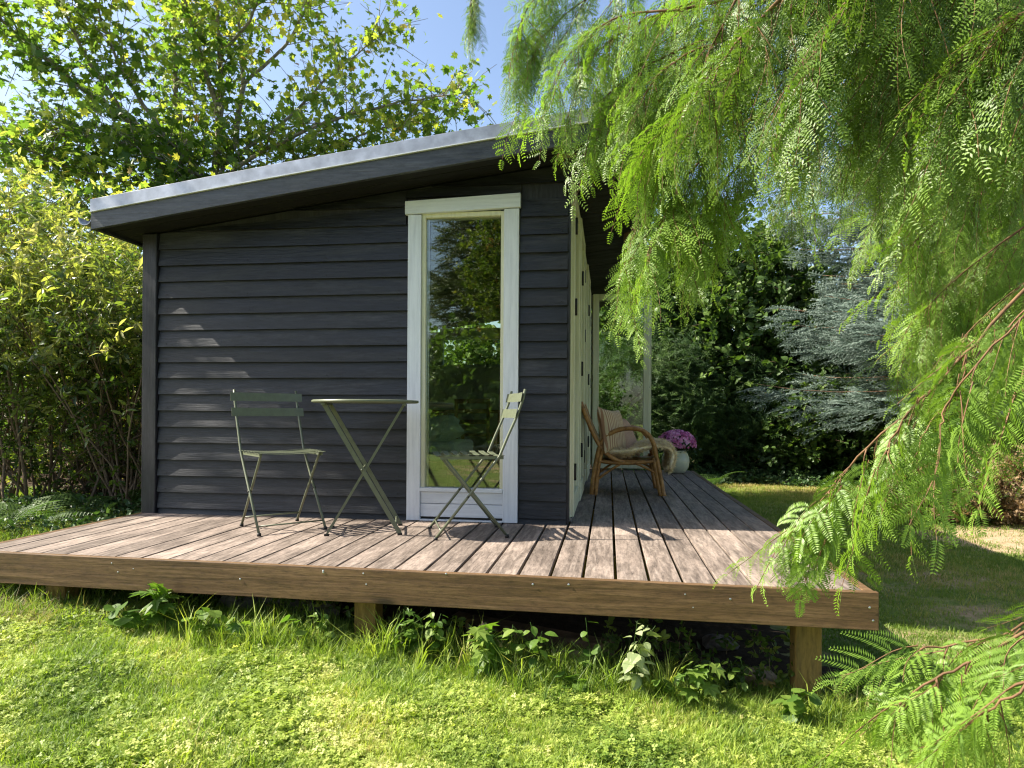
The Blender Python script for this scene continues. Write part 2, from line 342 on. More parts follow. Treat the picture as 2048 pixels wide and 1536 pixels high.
def leafmesh(name, outline, mat, fold=.25, droop=.2, extra=None):
    # outline: right half from base (0,0) to tip, x along, y out
    n = len(outline); vs = []; fs = []
    L = outline[-1][0]
    def z(x, y): return abs(y) * fold - droop * (x / L) ** 2 * L * .5
    spine = [(x, 0) for x, y in outline]
    for x, y in spine: vs.append((x, 0, z(x, 0)))
    for x, y in outline: vs.append((x, y, z(x, y)))
    for x, y in outline: vs.append((x, -y, z(x, y)))
    for i in range(n - 1):
        fs.append((i, i + 1, n + i + 1, n + i)); fs.append((i + 1, i, 2 * n + i, 2 * n + i + 1))
    me = bpy.data.meshes.new(name); me.from_pydata(vs, [], fs); me.materials.append(mat); return me
def maple_mesh(name, mat, s=.13, seed=0):
    r = random.Random(seed)
    prof = [(0, .08), (18, .30), (28, .62), (40, .34), (52, .95), (64, .40), (78, .36), (90, 1.0)]   # angle from the side, radius
    prof = [(-62, .62), (-46, .42), (-24, .52), (-4, .95), (10, .62), (24, .60), (44, 1.05), (60, .66), (70, .66), (90, 1.15)]
    vs = [(0, 0, 0)]; ring = []
    for sgn in (1, -1):
        pr = prof if sgn == 1 else prof[:-1][::-1]
        for a, rad in pr:
            a2 = R(a); x = math.sin(a2) * rad; y = math.cos(a2) * rad * sgn
            ring.append((x * s * .62 + s * .2, y * s * .62, -(rad ** 2) * s * r.uniform(.05, .16) + abs(y) * s * .1))
    vs += ring; n = len(ring)
    vs[0] = (s * .2, 0, 0)
    fs = [(0, 1 + i, 1 + (i + 1) % n) for i in range(n)]
    vs += [(0, -.0012, 0), (0, .0012, 0)] if False else []
    me = bpy.data.meshes.new(name); me.from_pydata(vs, [], fs); me.materials.append(mat); return me
NG['maple'] = (nodegroup('maple_leaves', [maple_mesh('maple_leaf_a', M['maple'], .135, 1), maple_mesh('maple_leaf_b', M['maple'], .115, 2), maple_mesh('maple_leaf_c', M['maple'], .15, 3)], M['maple']), 3)
NL = [(0, 0), (.012, .004), (.03, .011), (.05, .010), (.075, 0)]
RL = [(0, 0), (.006, .022), (.025, .033), (.048, .028), (.066, .010), (.075, 0)]
OL = [(0, 0), (.01, .010), (.025, .016), (.042, .012), (.055, 0)]
def cluster_mesh(name, outline, mat, k, spread, seed, scale=1):
    """a short twig with k leaves round it"""
    r = random.Random(seed); base = leafmesh('tmp', outline, mat, .25, .5); bv = [Vector(v.co) for v in base.vertices]; bf = [tuple(p.vertices) for p in base.polygons]
    vs = []; fs = []
    for i in range(k):
        d = Vector((r.uniform(-.2, 1), r.uniform(-1, 1), r.uniform(-.6, .8))).normalized()
        e = axisrot(d, r.uniform(-.8, .8)).to_matrix(); o = Vector((r.uniform(0, spread), r.uniform(-.15, .15) * spread, r.uniform(-.15, .15) * spread)); n = len(vs); sc_ = r.uniform(.7, 1.25) * scale
        vs += [tuple(e @ (v * sc_) + o) for v in bv]; fs += [tuple(q + n for q in f) for f in bf]
    st = MB().tube([(-.02, 0, 0), (spread * .5, .004, .003), (spread, 0, 0)], [.0016, .0013, .0008], 3)
    n = len(vs); vs += st.v; nf = len(fs); fs += [tuple(q + n for q in f) for f in st.f]
    me = bpy.data.meshes.new(name); me.from_pydata(vs, [], fs); me.materials.append(mat); me.materials.append(M['shrubstem'])
    for i in range(nf, len(fs)): me.polygons[i].material_index = 1
    return me
NG['shrub'] = (nodegroup('shrub_leaves', [cluster_mesh('shrub_twig_%s' % c, NL, M['shrub'], 9, .12, i, 1.0) for i, c in enumerate('abc')], None), 3)
NG['hedge'] = (nodegroup('hedge_leaves', [cluster_mesh('hedge_twig_%s' % c, OL, M['hedge'], 9, .12, i + 5, .9) for i, c in enumerate('abc')], None), 3)
NG['dry'] = (nodegroup('dry_leaves', [cluster_mesh('dry_twig_%s' % c, OL, M['dryleaf'], 9, .10, i + 9, .8) for i, c in enumerate('abc')], None), 3)
NG['linden'] = (nodegroup('round_leaves', [cluster_mesh('round_leaf_twig_%s' % c, RL, M['linden'], 6, .2, i + 15, 1.35) for i, c in enumerate('abc')], None), 3)
NG['ivy'] = (nodegroup('ivy_leaves', [cluster_mesh('ivy_twig_%s' % c, RL, M['ivy'], 6, .12, i + 25, .8) for i, c in enumerate('abc')], None), 3)

def spray_mesh(name, mat, stemmat, L=.30, npairs=13, slen=.075, nn=13, nl=.0175, nw=.0027, seed=0, droop=.3):
    """weeping redwood twig along +X with opposite feathery sprays"""
    r = random.Random(seed); vs = []; fs = []; age = []
    def stem(x): return Vector((x * L, .012 * math.sin(x * 4 + seed), -.02 * x * x))
    st = MB().tube([stem(i / 6) for i in range(7)], [.0016 - .0001 * i * 1.6 for i in range(7)], 4)
    vs += st.v; fs += st.f; age += [0] * len(st.v); nst = len(fs)
    def needle(p, d, wdt, ln, a):
        n = len(vs); sd = Vector((-d.y, d.x, 0)); sd = sd.normalized() if sd.length > 1e-4 else Vector((0, 1, 0))
        z = Vector((0, 0, r.uniform(-.15, .05)))
        m = p + d * ln * .45 + z * ln * .25
        for q in (p, m + sd * wdt * .5, p + d * ln + z * ln, m - sd * wdt * .5): vs.append(tuple(q)); age.append(a)
        fs.append((n, n + 1, n + 2, n + 3))
    for i in range(npairs + 1):
        x = (i + .6) / (npairs + .6)
        for sg in ((1, -1) if i < npairs else (0,)):
            b = stem(min(1, x)); taper = (1 - .5 * x) * (.65 + .35 * min(1, x * 5))
            ln = slen * taper * r.uniform(.8, 1.15)
            ang = R(r.uniform(42, 62)) * sg
            d0 = Vector((math.cos(ang), math.sin(ang), r.uniform(-.55, .5))).normalized()
            k = max(5, int(nn * taper)); prev = b
            for j in range(k):
                s = (j + .4) / k; bend = Vector((.25 * s * s, 0, -droop * s * s)) * ln
                p = b + d0 * ln * s + bend
                env = math.sin(math.pi * min(1, .22 + .75 * s)) ** .6
                for sd in (1, -1):
                    nd = (d0 * .42 + Vector((-d0.y, d0.x, 0)) * sd * .9 + Vector((0, 0, r.uniform(-.15, .15)))).normalized()
                    needle(p, nd, nw, nl * env * r.uniform(.85, 1.1), min(1, .15 + .35 * x + .5 * s))
            n = len(vs); e = b + d0 * ln + Vector((.25, 0, -droop)) * ln; pr = Vector((0, 0, .0005))
            for q in (b - pr, b + pr, e): vs.append(tuple(q)); age.append(.7)
            fs.append((n, n + 1, n + 2))
    me = bpy.data.meshes.new(name); me.from_pydata([tuple(v) for v in vs], [], fs); me.materials.append(mat); me.materials.append(stemmat)
    for i in range(nst): me.polygons[i].material_index = 1
    a = me.attributes.new('age', 'FLOAT', 'POINT'); a.data.foreach_set('value', age); return me
RW = [spray_mesh('redwood_twig_%s' % c, M['redwood'], M['twigbrown'], L, n, s, 25, .0165, .0033, i, dr) for i, (c, L, n, s, dr) in enumerate(
    [('a', .20, 5, .088, .5), ('b', .15, 4, .083, .65), ('c', .25, 6, .092, .55), ('d', .11, 3, .080, .4), ('e', .18, 4, .086, .8)])]
NG['redwood'] = (nodegroup('redwood_twigs', [spray_mesh('far_redwood_twig_%s' % c, M['redwood'], M['twigbrown'], L, n, s, 12, .0165, .0052, i + 9, dr) for i, (c, L, n, s, dr) in enumerate(
    [('a', .26, 7, .085, .5), ('b', .20, 5, .080, .6), ('c', .32, 8, .090, .5), ('d', .16, 4, .075, .4), ('e', .24, 6, .082, .8)])], None), 5)
def spruce_mesh(name, seed, L=.34, mat=None, nl=.022):
    r = random.Random(seed); mb = MB(); age = []
    axes = [(Vector((0, 0, 0)), Vector((1, 0, 0)), L)]
    for k in range(7):
        x = (.12 + .11 * k) * L; sg = 1 if k % 2 else -1
        axes.append((Vector((x, 0, 0)), Vector((.62, sg * .75, r.uniform(-.25, .1))).normalized(), L * r.uniform(.3, .5) * (1.1 - k * .07)))
    vs = []; fs = []
    for b, d, ln in axes:
        n = int(ln / (.0035 if nl > .04 else .0035))
        up = Vector((0, 0, 1)); sd = d.cross(up).normalized(); up2 = sd.cross(d)
        for i in range(n):
            s = i / n; p = b + d * ln * s; a = r.uniform(0, 6.283); o = (sd * math.cos(a) + up2 * math.sin(a)); nd = (o * .8 + d * .6).normalized() * nl * r.uniform(.8, 1.1) * (1 - .35 * s)
            tgt = d.cross(o).normalized() * .0030; q = len(vs)
            vs += [tuple(p - tgt), tuple(p + tgt), tuple(p + nd)]; fs.append((q, q + 1, q + 2)); age += [s * s] * 3
    me = bpy.data.meshes.new(name); me.from_pydata(vs, [], fs); me.materials.append(mat)
    a = me.attributes.new('age', 'FLOAT', 'POINT'); a.data.foreach_set('value', age); return me
NG['spruce'] = (nodegroup('spruce_sprays', [spruce_mesh('spruce_spray_%s' % c, i, .34, M['spruce'], .026) for i, c in enumerate('abc')], None), 3)
NG['conifer'] = (nodegroup('conifer_sprays', [spruce_mesh('conifer_spray_%s' % c, i + 7, .5, M['conifer'], .05) for i, c in enumerate('ab')], None), 2)
NG['yew'] = (nodegroup('yew_sprays', [spruce_mesh('yew_spray_%s' % c, i + 17, .22, M['yew'], .022) for i, c in enumerate('ab')], None), 2)
def grass_mesh(name, mat, n, h, rad, wdt, seed, lean=.5):
    r = random.Random(seed); vs = []; fs = []
    for i in range(n):
        a = r.uniform(0, 6.28); rr = rad * math.sqrt(r.random()); b = Vector((rr * math.cos(a), rr * math.sin(a), -.005)); hh = h * r.uniform(.45, 1.15); a2 = r.uniform(0, 6.28)
        ln = Vector((math.cos(a2), math.sin(a2), 0)) * lean * r.uniform(.2, 1.2) * hh; sd = Vector((-math.sin(a2), math.cos(a2), 0)) * wdt * .5; m = b + ln * .3 + Vector((0, 0, hh * .6)); t_ = b + ln + Vector((0, 0, hh * r.uniform(.85, 1)))
        q = len(vs); vs += [tuple(b - sd), tuple(b + sd), tuple(m + sd * .8), tuple(m - sd * .8), tuple(t_)]; fs += [(q, q + 1, q + 2, q + 3), (q + 3, q + 2, q + 4)]
    me = bpy.data.meshes.new(name); me.from_pydata(vs, [], fs); me.materials.append(mat); return me
NG['grass'] = (nodegroup('grass_tufts', [grass_mesh('grass_tuft_%s' % c, M['grass'], 26, .055, .05, .0032, i, .7) for i, c in enumerate('abc')], None), 3)
NG['lawn'] = (nodegroup('lawn_tufts', [grass_mesh('lawn_tuft_%s' % c, M['lawn'], 30, .035, .10, .005, i + 4, .8) for i, c in enumerate('abc')], None), 3)
NG['tall'] = (nodegroup('tall_grass_tufts', [grass_mesh('tall_grass_tuft_%s' % c, M['grass'], 12, .17, .035, .0036, i + 8, .9) for i, c in enumerate('abc')], None), 3)
NG['straw'] = (nodegroup('straw_tufts', [grass_mesh('straw_tuft_%s' % c, M['strawgrass'], 16, .15, .05, .0030, i + 12, 1.5) for i, c in enumerate('ab')], None), 2)
def clover_mesh(name, n, rad, seed):
    r = random.Random(seed); vs = []; fs = []
    for i in range(n):
        a = r.uniform(0, 6.28); rr = rad * math.sqrt(r.random()); h = r.uniform(.006, .04); c = Vector((rr * math.cos(a), rr * math.sin(a), h)); yaw = r.uniform(0, 6.28); s = r.uniform(.004, .0085)
        tilt = Vector((r.uniform(-.6, .6), r.uniform(-.6, .6), 0))
        for k in range(3):
            b = yaw + k * 2.094; d = Vector((math.cos(b), math.sin(b), 0)); e = Vector((-d.y, d.x, 0)); pts = [c, c + d * s * .8 + e * s * .55, c + d * s * 1.35, c + d * s * .8 - e * s * .55]
            q = len(vs)
            for p in pts: dd = p - c; vs.append((p.x, p.y, p.z + dd.dot(tilt)))
            fs.append((q, q + 1, q + 2, q + 3))
    me = bpy.data.meshes.new(name); me.from_pydata(vs, [], fs); me.materials.append(M['clover']); return me
NG['clover'] = (nodegroup('clover_patches', [clover_mesh('clover_patch_%s' % c, 60, .055, i) for i, c in enumerate('abcd')], None), 4)
def floret(name, seed, s=.018):
    r = random.Random(seed); vs = [(0, 0, 0)]; fs = []
    for k in range(10):
        a = k * .628 + r.uniform(-.1, .1); e = r.uniform(.1, .7); d = Vector((math.cos(a) * math.cos(e), math.sin(a) * math.cos(e), math.sin(e))); sd = Vector((-math.sin(a), math.cos(a), 0)) * s * .28; q = len(vs)
        vs += [tuple(d * s * .6 + sd), tuple(d * s), tuple(d * s * .6 - sd)]; fs.append((0, q, q + 1, q + 2))
    me = bpy.data.meshes.new(name); me.from_pydata(vs, [], fs); me.materials.append(M['bloom']); return me
NG['bloom'] = (nodegroup('florets', [floret('floret_a', 1), floret('floret_b', 2)], None), 2)
NG['wool'] = (nodegroup('wool_tufts', [grass_mesh('wool_tuft_%s' % c, M['wool'], 10, .035, .012, .004, i + 31, 1.6) for i, c in enumerate('ab')], None), 2)

# ================================================================== THE GROUND
mb = MB(); nx, ny = 90, 90
xs = np.concatenate([np.linspace(-60, -8, 14)[:-1], np.linspace(-8, 8, 62), np.linspace(8, 60, 14)[1:]]); ys = np.concatenate([np.linspace(-60, -2, 14)[:-1], np.linspace(-2, 15, 62), np.linspace(15, 90, 14)[1:]])
for y in ys:
    for x in xs: mb.v.append((x, y, zg(x, y)))
W = len(xs)
for j in range(len(ys) - 1):
    for i in range(W - 1): mb.f.append((j * W + i, j * W + i + 1, (j + 1) * W + i + 1, (j + 1) * W + i)); mb.sm.append(True)
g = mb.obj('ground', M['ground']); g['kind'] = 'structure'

# ================================================================== THE DECK
deck = empty('wooden_deck', (-1.06, 2.9, zg(-1, 3)), 'low weathered brown plank deck wrapping round the front and right side of the black cabin', 'deck')
YW = 4.322          # front wall plane
XC = -0.262         # right corner of the front wall
XL, XR, YB = -3.17, 1.012, 8.72
def yfront(x): return float(np.interp(x, [-3.2, 1.06], [2.957, 2.853]))
k = 0; x = XL
bounds = [-.245 + .14 * i for i in range(-21, 10)]
bounds[0] = XL
for i in range(len(bounds) - 1):
    x0, x1 = bounds[i], min(bounds[i + 1], XR)
    if x1 - x0 < .03: continue
    gap = .0125 if -.9 < x0 < .6 else (.0085 if x0 <= -.9 else .006); gap += rnd.uniform(-.0015, .002)
    x0 += gap / 2; x1 -= gap / 2; yf = yfront((x0 + x1) / 2) + .032 + rnd.uniform(0, .007); zt = rnd.uniform(-.002, .001)
    ends = [(yf, YW - .03 if x1 < -.2 else YB)]
    if 0.0 < x0 < .40: ends = [(yf, 3.985 + rnd.uniform(-.003, .003)), (3.989, YB)]
    for a, b in ends:
        wobj(MB().box(x0, x1, a, b, -.026 + zt, zt), 'deck_board', M['deck'], deck, .0022)
wobj(MB().box(XR + .003, 1.055, yfront(1) + .032, YB, -.135, .0), 'side_beam', M['beam'], deck, .003)
fb = MB(); a, b = (-3.22, yfront(-3.22)), (1.06, yfront(1.06)); N = 12
for i in range(N + 1):
    t_ = i / N; xx = a[0] + (b[0] - a[0]) * t_; yy = a[1] + (b[1] - a[1]) * t_; wv = .0025 * math.sin(i * 1.7)
    fb.v += [(xx, yy + wv, -.148), (xx, yy + .029 + wv, -.148), (xx, yy + .029 + wv, .003), (xx, yy + wv, .003)]
for i in range(N):
    for q in range(4): fb.f.append((i * 4 + q, i * 4 + (q + 1) % 4, i * 4 + 4 + (q + 1) % 4, i * 4 + 4 + q)); fb.sm.append(False)
fb.f += [(3, 2, 1, 0), (4 * N, 4 * N + 1, 4 * N + 2, 4 * N + 3)]; fb.sm += [False, False]
wobj(fb, 'front_beam', M['beam'], deck, .003, 2)
wobj(MB().box(-3.215, -3.175, 2.99, YW + .2, -.148, -.002), 'left_beam', M['beam'], deck, .003)
for (u0, u1, yy) in ((90, 145, 3.03), (708, 760, 3.02), (1592, 1650, 3.0)):
    p0, p1 = ony(u0, 1240, yy), ony(u1, 1240, yy)
    wobj(MB().box(p0.x, p0.x + .105, yy, yy + .10, zg(p0.x, 3) - .1, -.03 - .12), 'post', M['post'], deck, .004)
for yy in (3.5, 4.15, 5.2, 6.4, 7.6, 8.5):
    wobj(MB().box(-3.1 if yy < 4.3 else -.2, 1.0, yy, yy + .045, -.15, -.030), 'joist', M['post'], deck)
for xx in (-.15, .85): wobj(MB().box(xx, xx + .1, 8.5, 8.6, -.75, -.15), 'post', M['post'], deck)
nm = MB()
for (u, v) in ((205, 1132), (218, 1150), (250, 1143), (470, 1163), (640, 1145), (722, 1150), (728, 1172), (1065, 1170), (1137, 1170), (1370, 1188), (1386, 1214), (1460, 1197), (640, 1148), (890, 1150), (1735, 1212), (1742, 1238)):
    p = ony(u, v, yfront(0) - .004); p.y = yfront(p.x); nm.add([(p.x + .005 * math.cos(q), p.y - .0015, p.z + .005 * math.sin(q)) for q in [i * .785 for i in range(8)]] + [(p.x, p.y - .004, p.z)], [(i, (i + 1) % 8, 8) for i in range(8)])
nl = wobj(nm, 'nail_heads', M['aluminium'], deck); nl['kind'] = 'stuff'

# ================================================================== THE CABIN
cab = empty('cabin', (-1.7, 6.5, -.3), 'small garden cabin clad in black horizontal boards under a low sloping roof', 'cabin')
YF = 4.02                                     # front edge of the roof
YE = 10.45                                      # rear edge
RXL, RXR = -3.365, .36
def soff(x): return 1.935 + .1255 * (x + 3.10) - .012 * math.sin((x + 3.3) / 3.6 * math.pi) * -1     # underside of the roof
def rtop(x): return soff(x) + .165
# wall carcass
fw = MB().prism([(-3.10, -.02), (XC - .03, -.02), (XC - .03, soff(XC) - .005), (-2.0, soff(-2.0) - .005), (-3.10, soff(-3.1) - .005)], YW + .012, YW + .02)
# carcass with the window opening left out: three panels
M_in = M['wallpaint']; WX0, WX1, WZ0, WZ1 = -1.225, -.655, .0, 2.03
front = MB()
def wallpanel(m, xa, xb, za, zb=None):
    m.prism([(xa, za), (xb, za), (xb, soff(xb) - .004 if zb is None else zb), (xa, soff(xa) - .004 if zb is None else zb)], YW + .012, YW + .10)
wallpanel(front, -3.12, WX0, -.02); wallpanel(front, WX1, XC - .012, -.02); wallpanel(front, WX0 + .0005, WX1 - .0005, WZ1)
wall = wobj(front, 'front_wall', M['black_wood_vertical'], cab)
lin = MB(); lin.box(-3.1, WX0 - .002, YW + .103, YW + .109, 0, 1.93); lin.box(WX1 + .002, XC - .05, YW + .103, YW + .109, 0, 2.2); lin.box(WX0 - .002, WX1 + .002, YW + .103, YW + .109, WZ1, 2.15)
lin.box(-3.105, -3.02, YW + .11, 10.09, 0, 1.93)
wobj(lin, 'interior_lining', M_in, cab)
# back wall with a window hole
BX0, BX1, BZ0, BZ1 = -2.55, -1.50, 1.394, 1.86
bw = MB(); bw.box(-3.1, BX0, 10.1, 10.2, -.02, 1.93); bw.box(BX1, XC, 10.1, 10.2, -.02, 2.1); bw.box(BX0, BX1, 10.1, 10.2, -.02, BZ0); bw.box(BX0, BX1, 10.1, 10.2, BZ1, 1.99)
wobj(bw, 'back_wall', M_in, cab)
lw_ = MB().box(-3.16, -3.11, YW + .10, 10.22, -.3, 1.93); lw = wobj(lw_, 'side_wall', M['siding'], cab)
wobj(MB().box(-3.0, XC - .06, YW + .11, 10.09, -.03, .004), 'interior_floor', M['floorboards'], cab)
bwin = wobj(MB().box(BX0, BX0 + .04, 10.07, 10.22, BZ0 + .001, BZ1 - .001).box(BX1 - .04, BX1, 10.07, 10.22, BZ0 + .001, BZ1 - .001).box(BX0 + .041, BX1 - .041, 10.071, 10.22, BZ0 + .001, BZ0 + .04).box(BX0 + .041, BX1 - .041, 10.071, 10.22, BZ1 - .04, BZ1 - .001), 'back_window', M['white'], cab)
wobj(MB().box(BX0 + .04, BX1 - .04, 10.14, 10.146, BZ0 + .04, BZ1 - .04), 'pane', M['glass'], bwin)
wobj(MB().box(-3.1, XC, YW + .15, 10.0, -.7, -.04), 'foundation', M['concrete'], cab)

# siding boards: each its own lapped plank
ZL = [.036, .147, .258, .370, .485, .596, .707, .818, .930, 1.038, 1.146, 1.259, 1.370, 1.482, 1.594, 1.705, 1.819, 1.934, 2.052, 2.17, 2.29]
ZR = [.032, .146, .261, .372, .492, .603, .715, .828, .938, 1.052, 1.164, 1.276, 1.388, 1.501, 1.615, 1.728, 1.842, 1.958, 2.075, 2.19, 2.305]
def plank(xa, xb, z0, z1):
    j = lambda s=.0012: rnd.uniform(-s, s)
    z0a, z0b = z0 + j(), z0 + j()
    if z1 > soff(xb) - .006: z1b = soff(xb) - .006
    else: z1b = z1
    z1a = z1
    if z1a > soff(xa) - .006:                       # cut by the slope of the roof
        if soff(xa) - .006 < z0 + .01:
            xa2 = xa
            while soff(xa2) - .006 < z0 + .012 and xa2 < xb: xa2 += .01
            xa = xa2
        z1a = soff(xa) - .006
    if xb - xa < .05 or z1b < z0 + .01: return
    th = .028 + j(.0015); yb = YW + .0115
    N = max(2, int((xb - xa) / .35)); vs = []
    for i in range(N + 1):
        q = i / N; x_ = xa + (xb - xa) * q; zb_ = z0a + (z0b - z0a) * q + j(.0009); zt = min(z1a + (z1b - z1a) * q, min(z1, soff(x_) - .006)) + .0
        yy = YW - th + .012 + j(.0012)
        vs += [(x_, yb, zb_), (x_, yy, zb_), (x_, YW + .0035, zt), (x_, yb, zt)]
    m = MB(); fs = [(i * 4 + (k_ + 1) % 4, i * 4 + k_, i * 4 + 4 + k_, i * 4 + 4 + (k_ + 1) % 4) for i in range(N) for k_ in range(4)]
    m.add(vs, fs + [(0, 1, 2, 3), (4 * N + 3, 4 * N + 2, 4 * N + 1, 4 * N)])
    wobj(m, 'siding_board', M['siding'], wall)
nh = MB()
XLs, TR0, TR1 = -3.085, -1.302, -.572
plank(XLs, TR0 - .003, -.028, ZL[0]); plank(TR1 + .003, XC, -.028, ZR[0])
for i in range(len(ZL) - 1):
    if ZL[i] < 2.06: plank(XLs, TR0 - .003 if ZL[i] < 1.9 else (TR0 - .02), ZL[i], ZL[i + 1])
    if ZR[i] < 2.04: plank(TR1 + .004 if ZR[i] < 1.9 else TR1 + .012, XC, ZR[i], ZR[i + 1])
plank(TR0 - .018, TR1 + .010, 2.108, 2.17); plank(XLs + .8, XC, 2.172, 2.29); plank(XLs + .8, XC, 2.292, 2.40)
for i in range(len(ZL)):
    for x_, zz in [(q + rnd.uniform(-.01, .01), ZL[i]) for q in (-3.02, -2.42, -1.86, -1.36)] + [(q, ZR[i]) for q in (-.53, -.30)]:
        if zz > 1.95: continue
        zz += .022 + rnd.uniform(-.004, .004); yy = YW - .0168; nh.add([(x_ + .0038 * math.cos(k_ * 1.047), yy, zz + .0038 * math.sin(k_ * 1.047)) for k_ in range(6)] + [(x_, yy - .0015, zz)], [(k_, (k_ + 1) % 6, 6) for k_ in range(6)] )
wobj(nh, 'nail_heads', M['hinge'], cab)['kind'] = 'stuff'
wobj(MB().box(-3.197, -3.092, YW - .028, YW + .05, -.03, 1.925), 'corner_post', M['black_wood_vertical'], cab, .004)
wobj(MB().box(XC + .0005, XC + .014, YW - .002, YW + .10, -.02, 2.28), 'corner_board', M['black_wood_vertical'], cab, .001)

# the tall front window
win = empty('front_window', Vector((-.94, YW, .02)) - Vector(cab.location)); win.parent = cab
def wpart(mb, name, mat, bev=.002): return wobj(mb, name, mat, win, bev)
wpart(MB().add([(TR0 - .018, YW - .040, 1.992), (TR1 + .010, YW - .040, 2.014), (TR1 + .010, YW + .0, 2.014), (TR0 - .018, YW + .0, 1.992), (TR0 - .018, YW - .040, 2.078), (TR1 + .010, YW - .040, 2.104), (TR1 + .010, YW, 2.104), (TR0 - .018, YW, 2.078)],
      [(0, 3, 2, 1), (4, 5, 6, 7), (0, 1, 5, 4), (1, 2, 6, 5), (2, 3, 7, 6), (3, 0, 4, 7)]), 'head_trim', M['white_h'])
wpart(MB().box(TR0, -1.213, YW - .028, YW + .011, .001, 1.990), 'side_trim', M['white'])
wpart(MB().box(-.668, TR1, YW - .028, YW + .011, .001, 2.008), 'side_trim', M['white'])
fr = MB(); fr.box(-1.212, -1.186, YW - .012, YW + .08, .215, 2.0); fr.box(-.690, -.669, YW - .012, YW + .08, .215, 2.0); fr.box(-1.1855, -.6905, YW - .012, YW + .08, 1.972, 2.002); wpart(fr, 'frame', M['cream'])
wpart(MB().box(-1.212, -.669, YW - .030, YW + .07, .190, .2145), 'bottom_rail', M['white_h'])
wpart(MB().box(-1.212, -.669, YW - .014, YW + .011, .113, .188), 'panel', M['white_h'])
wpart(MB().box(-1.212, -.669, YW - .014, YW + .011, .026, .110), 'panel', M['white_h'])
wpart(MB().box(-1.212, -.669, YW + .002, YW + .10, -.02, .023), 'threshold', M['hinge'], 0)
wpart(MB().box(-1.212, -.669, YW - .034, YW + .0015, .002, .010), 'sill', M['white_h'], 0)
wpart(MB().box(-1.1845, -.6915, YW + .012, YW + .018, .216, 1.970), 'pane', M['glass'], 0)
wpart(MB().box(-1.1845, -.6915, YW + .030, YW + .036, .216, 1.970), 'pane', M['glass'], 0)
isf = MB(); isf.box(-1.1845, -1.168, YW + .02, YW + .028, .216, 1.97); wpart(isf, 'spacer', M['aluminium'], 0)

# roof
roof = empty('roof', Vector((-1.5, 6.5, 2.2)) - Vector(cab.location)); roof.parent = cab
def slab(xa, xb, lo, hi, y0, y1, N=10):
    m = MB(); vs = []
    for i in range(N + 1):
        x_ = xa + (xb - xa) * i / N; vs += [(x_, y0, soff(x_) + lo), (x_, y1, soff(x_) + lo), (x_, y1, soff(x_) + hi), (x_, y0, soff(x_) + hi)]
    fs = [(i * 4 + k_, i * 4 + (k_ + 1) % 4, i * 4 + 4 + (k_ + 1) % 4, i * 4 + 4 + k_) for i in range(N) for k_ in range(4)]
    return m.add(vs, fs + [(3, 2, 1, 0), (4 * N, 4 * N + 1, 4 * N + 2, 4 * N + 3)])
def rpart(m, name, mat, bev=.0): return wobj(m, name, mat, roof, bev)
rpart(slab(RXL + .03, RXR - .03, .02, .135, YF + .03, YE), 'roof_deck', M['soffit'])
rpart(slab(RXL, RXR, -.012, .096, YF, YF + .028), 'fascia_board', M['fascia'], .002)
rpart(slab(RXL + .001, RXL + .028, -.012, .10, YF + .029, YE, 1), 'eave_board', M['siding'], .002)
rpart(slab(RXR - .028, RXR - .001, -.012, .10, YF + .029, YE, 1), 'eave_board', M['siding'], .002)
rpart(slab(RXL - .004, RXR + .004, .0985, .104, YF - .014, YF + .03), 'drip_edge', M['white_h'])
rpart(slab(RXL - .002, RXR + .002, .1045, .184, YF - .006, YF + .05), 'metal_trim', M['zinc'], .002)
rpart(slab(RXL - .002, RXR + .002, .136, .150, YF + .0505, YE), 'roofing_felt', M['hinge'])
for i in range(38):                                 # soffit boards run with the slope
    y0 = YF + .031 + i * .132
    if y0 + .128 > YE: break
    rpart(slab(RXL + .031, RXR - .031, .006 + rnd.uniform(-.001, .001), .0195, y0, y0 + .126, 3), 'soffit_board', M['soffit'])
gt = MB(); zc = soff(RXL) + .05
for (yy0, yy1) in ((YF + .01, YE),):
    ring = [(-.052 + .05 * math.cos(an), .02 + .05 * math.sin(an)) for an in [math.pi + i * math.pi / 8 for i in range(9)]]
    inner = [(px * 0.94 - .003, pz + .004) for px, pz in ring[::-1]]
    gt.prism([(RXL + px - .0, zc + pz) for px, pz in ring + inner], yy0, yy1)
rpart(gt, 'gutter', M['zinc'])
rpart(MB().box(-.32, -.19, YF + .10, YF + .14, soff(-.25) - .035, soff(-.25) - .022).box(-.20, -.19, YF + .10, YF + .14, soff(-.25) - .075, soff(-.25) - .036), 'rusty_bracket', M['redbark'])
# header over the glazed side
wobj(MB().box(XC - .04, XC + .010, YW + .102, 8.70, 2.225, 2.285), 'side_header', M['soffit'], cab)
for i in range(20):
    wobj(MB().add([(XC - .02, 8.705, i * .112 - .02), (XC + .014, 8.705, i * .112 - .02), (XC + .002, 8.705, i * .112 + .091), (XC - .02, 8.705, i * .112 + .091), (XC - .02, 10.2, i * .112 - .02), (XC + .014, 10.2, i * .112 - .02), (XC + .002, 10.2, i * .112 + .091), (XC - .02, 10.2, i * .112 + .091)], [(0, 1, 2, 3), (7, 6, 5, 4), (0, 4, 5, 1), (1, 5, 6, 2), (2, 6, 7, 3), (3, 7, 4, 0)]), 'siding_board', M['siding'], lw)
wobj(MB().box(XC - .03, XC + .03, YW + .102, 8.70, .001, .022), 'door_track', M['aluminium'], cab)
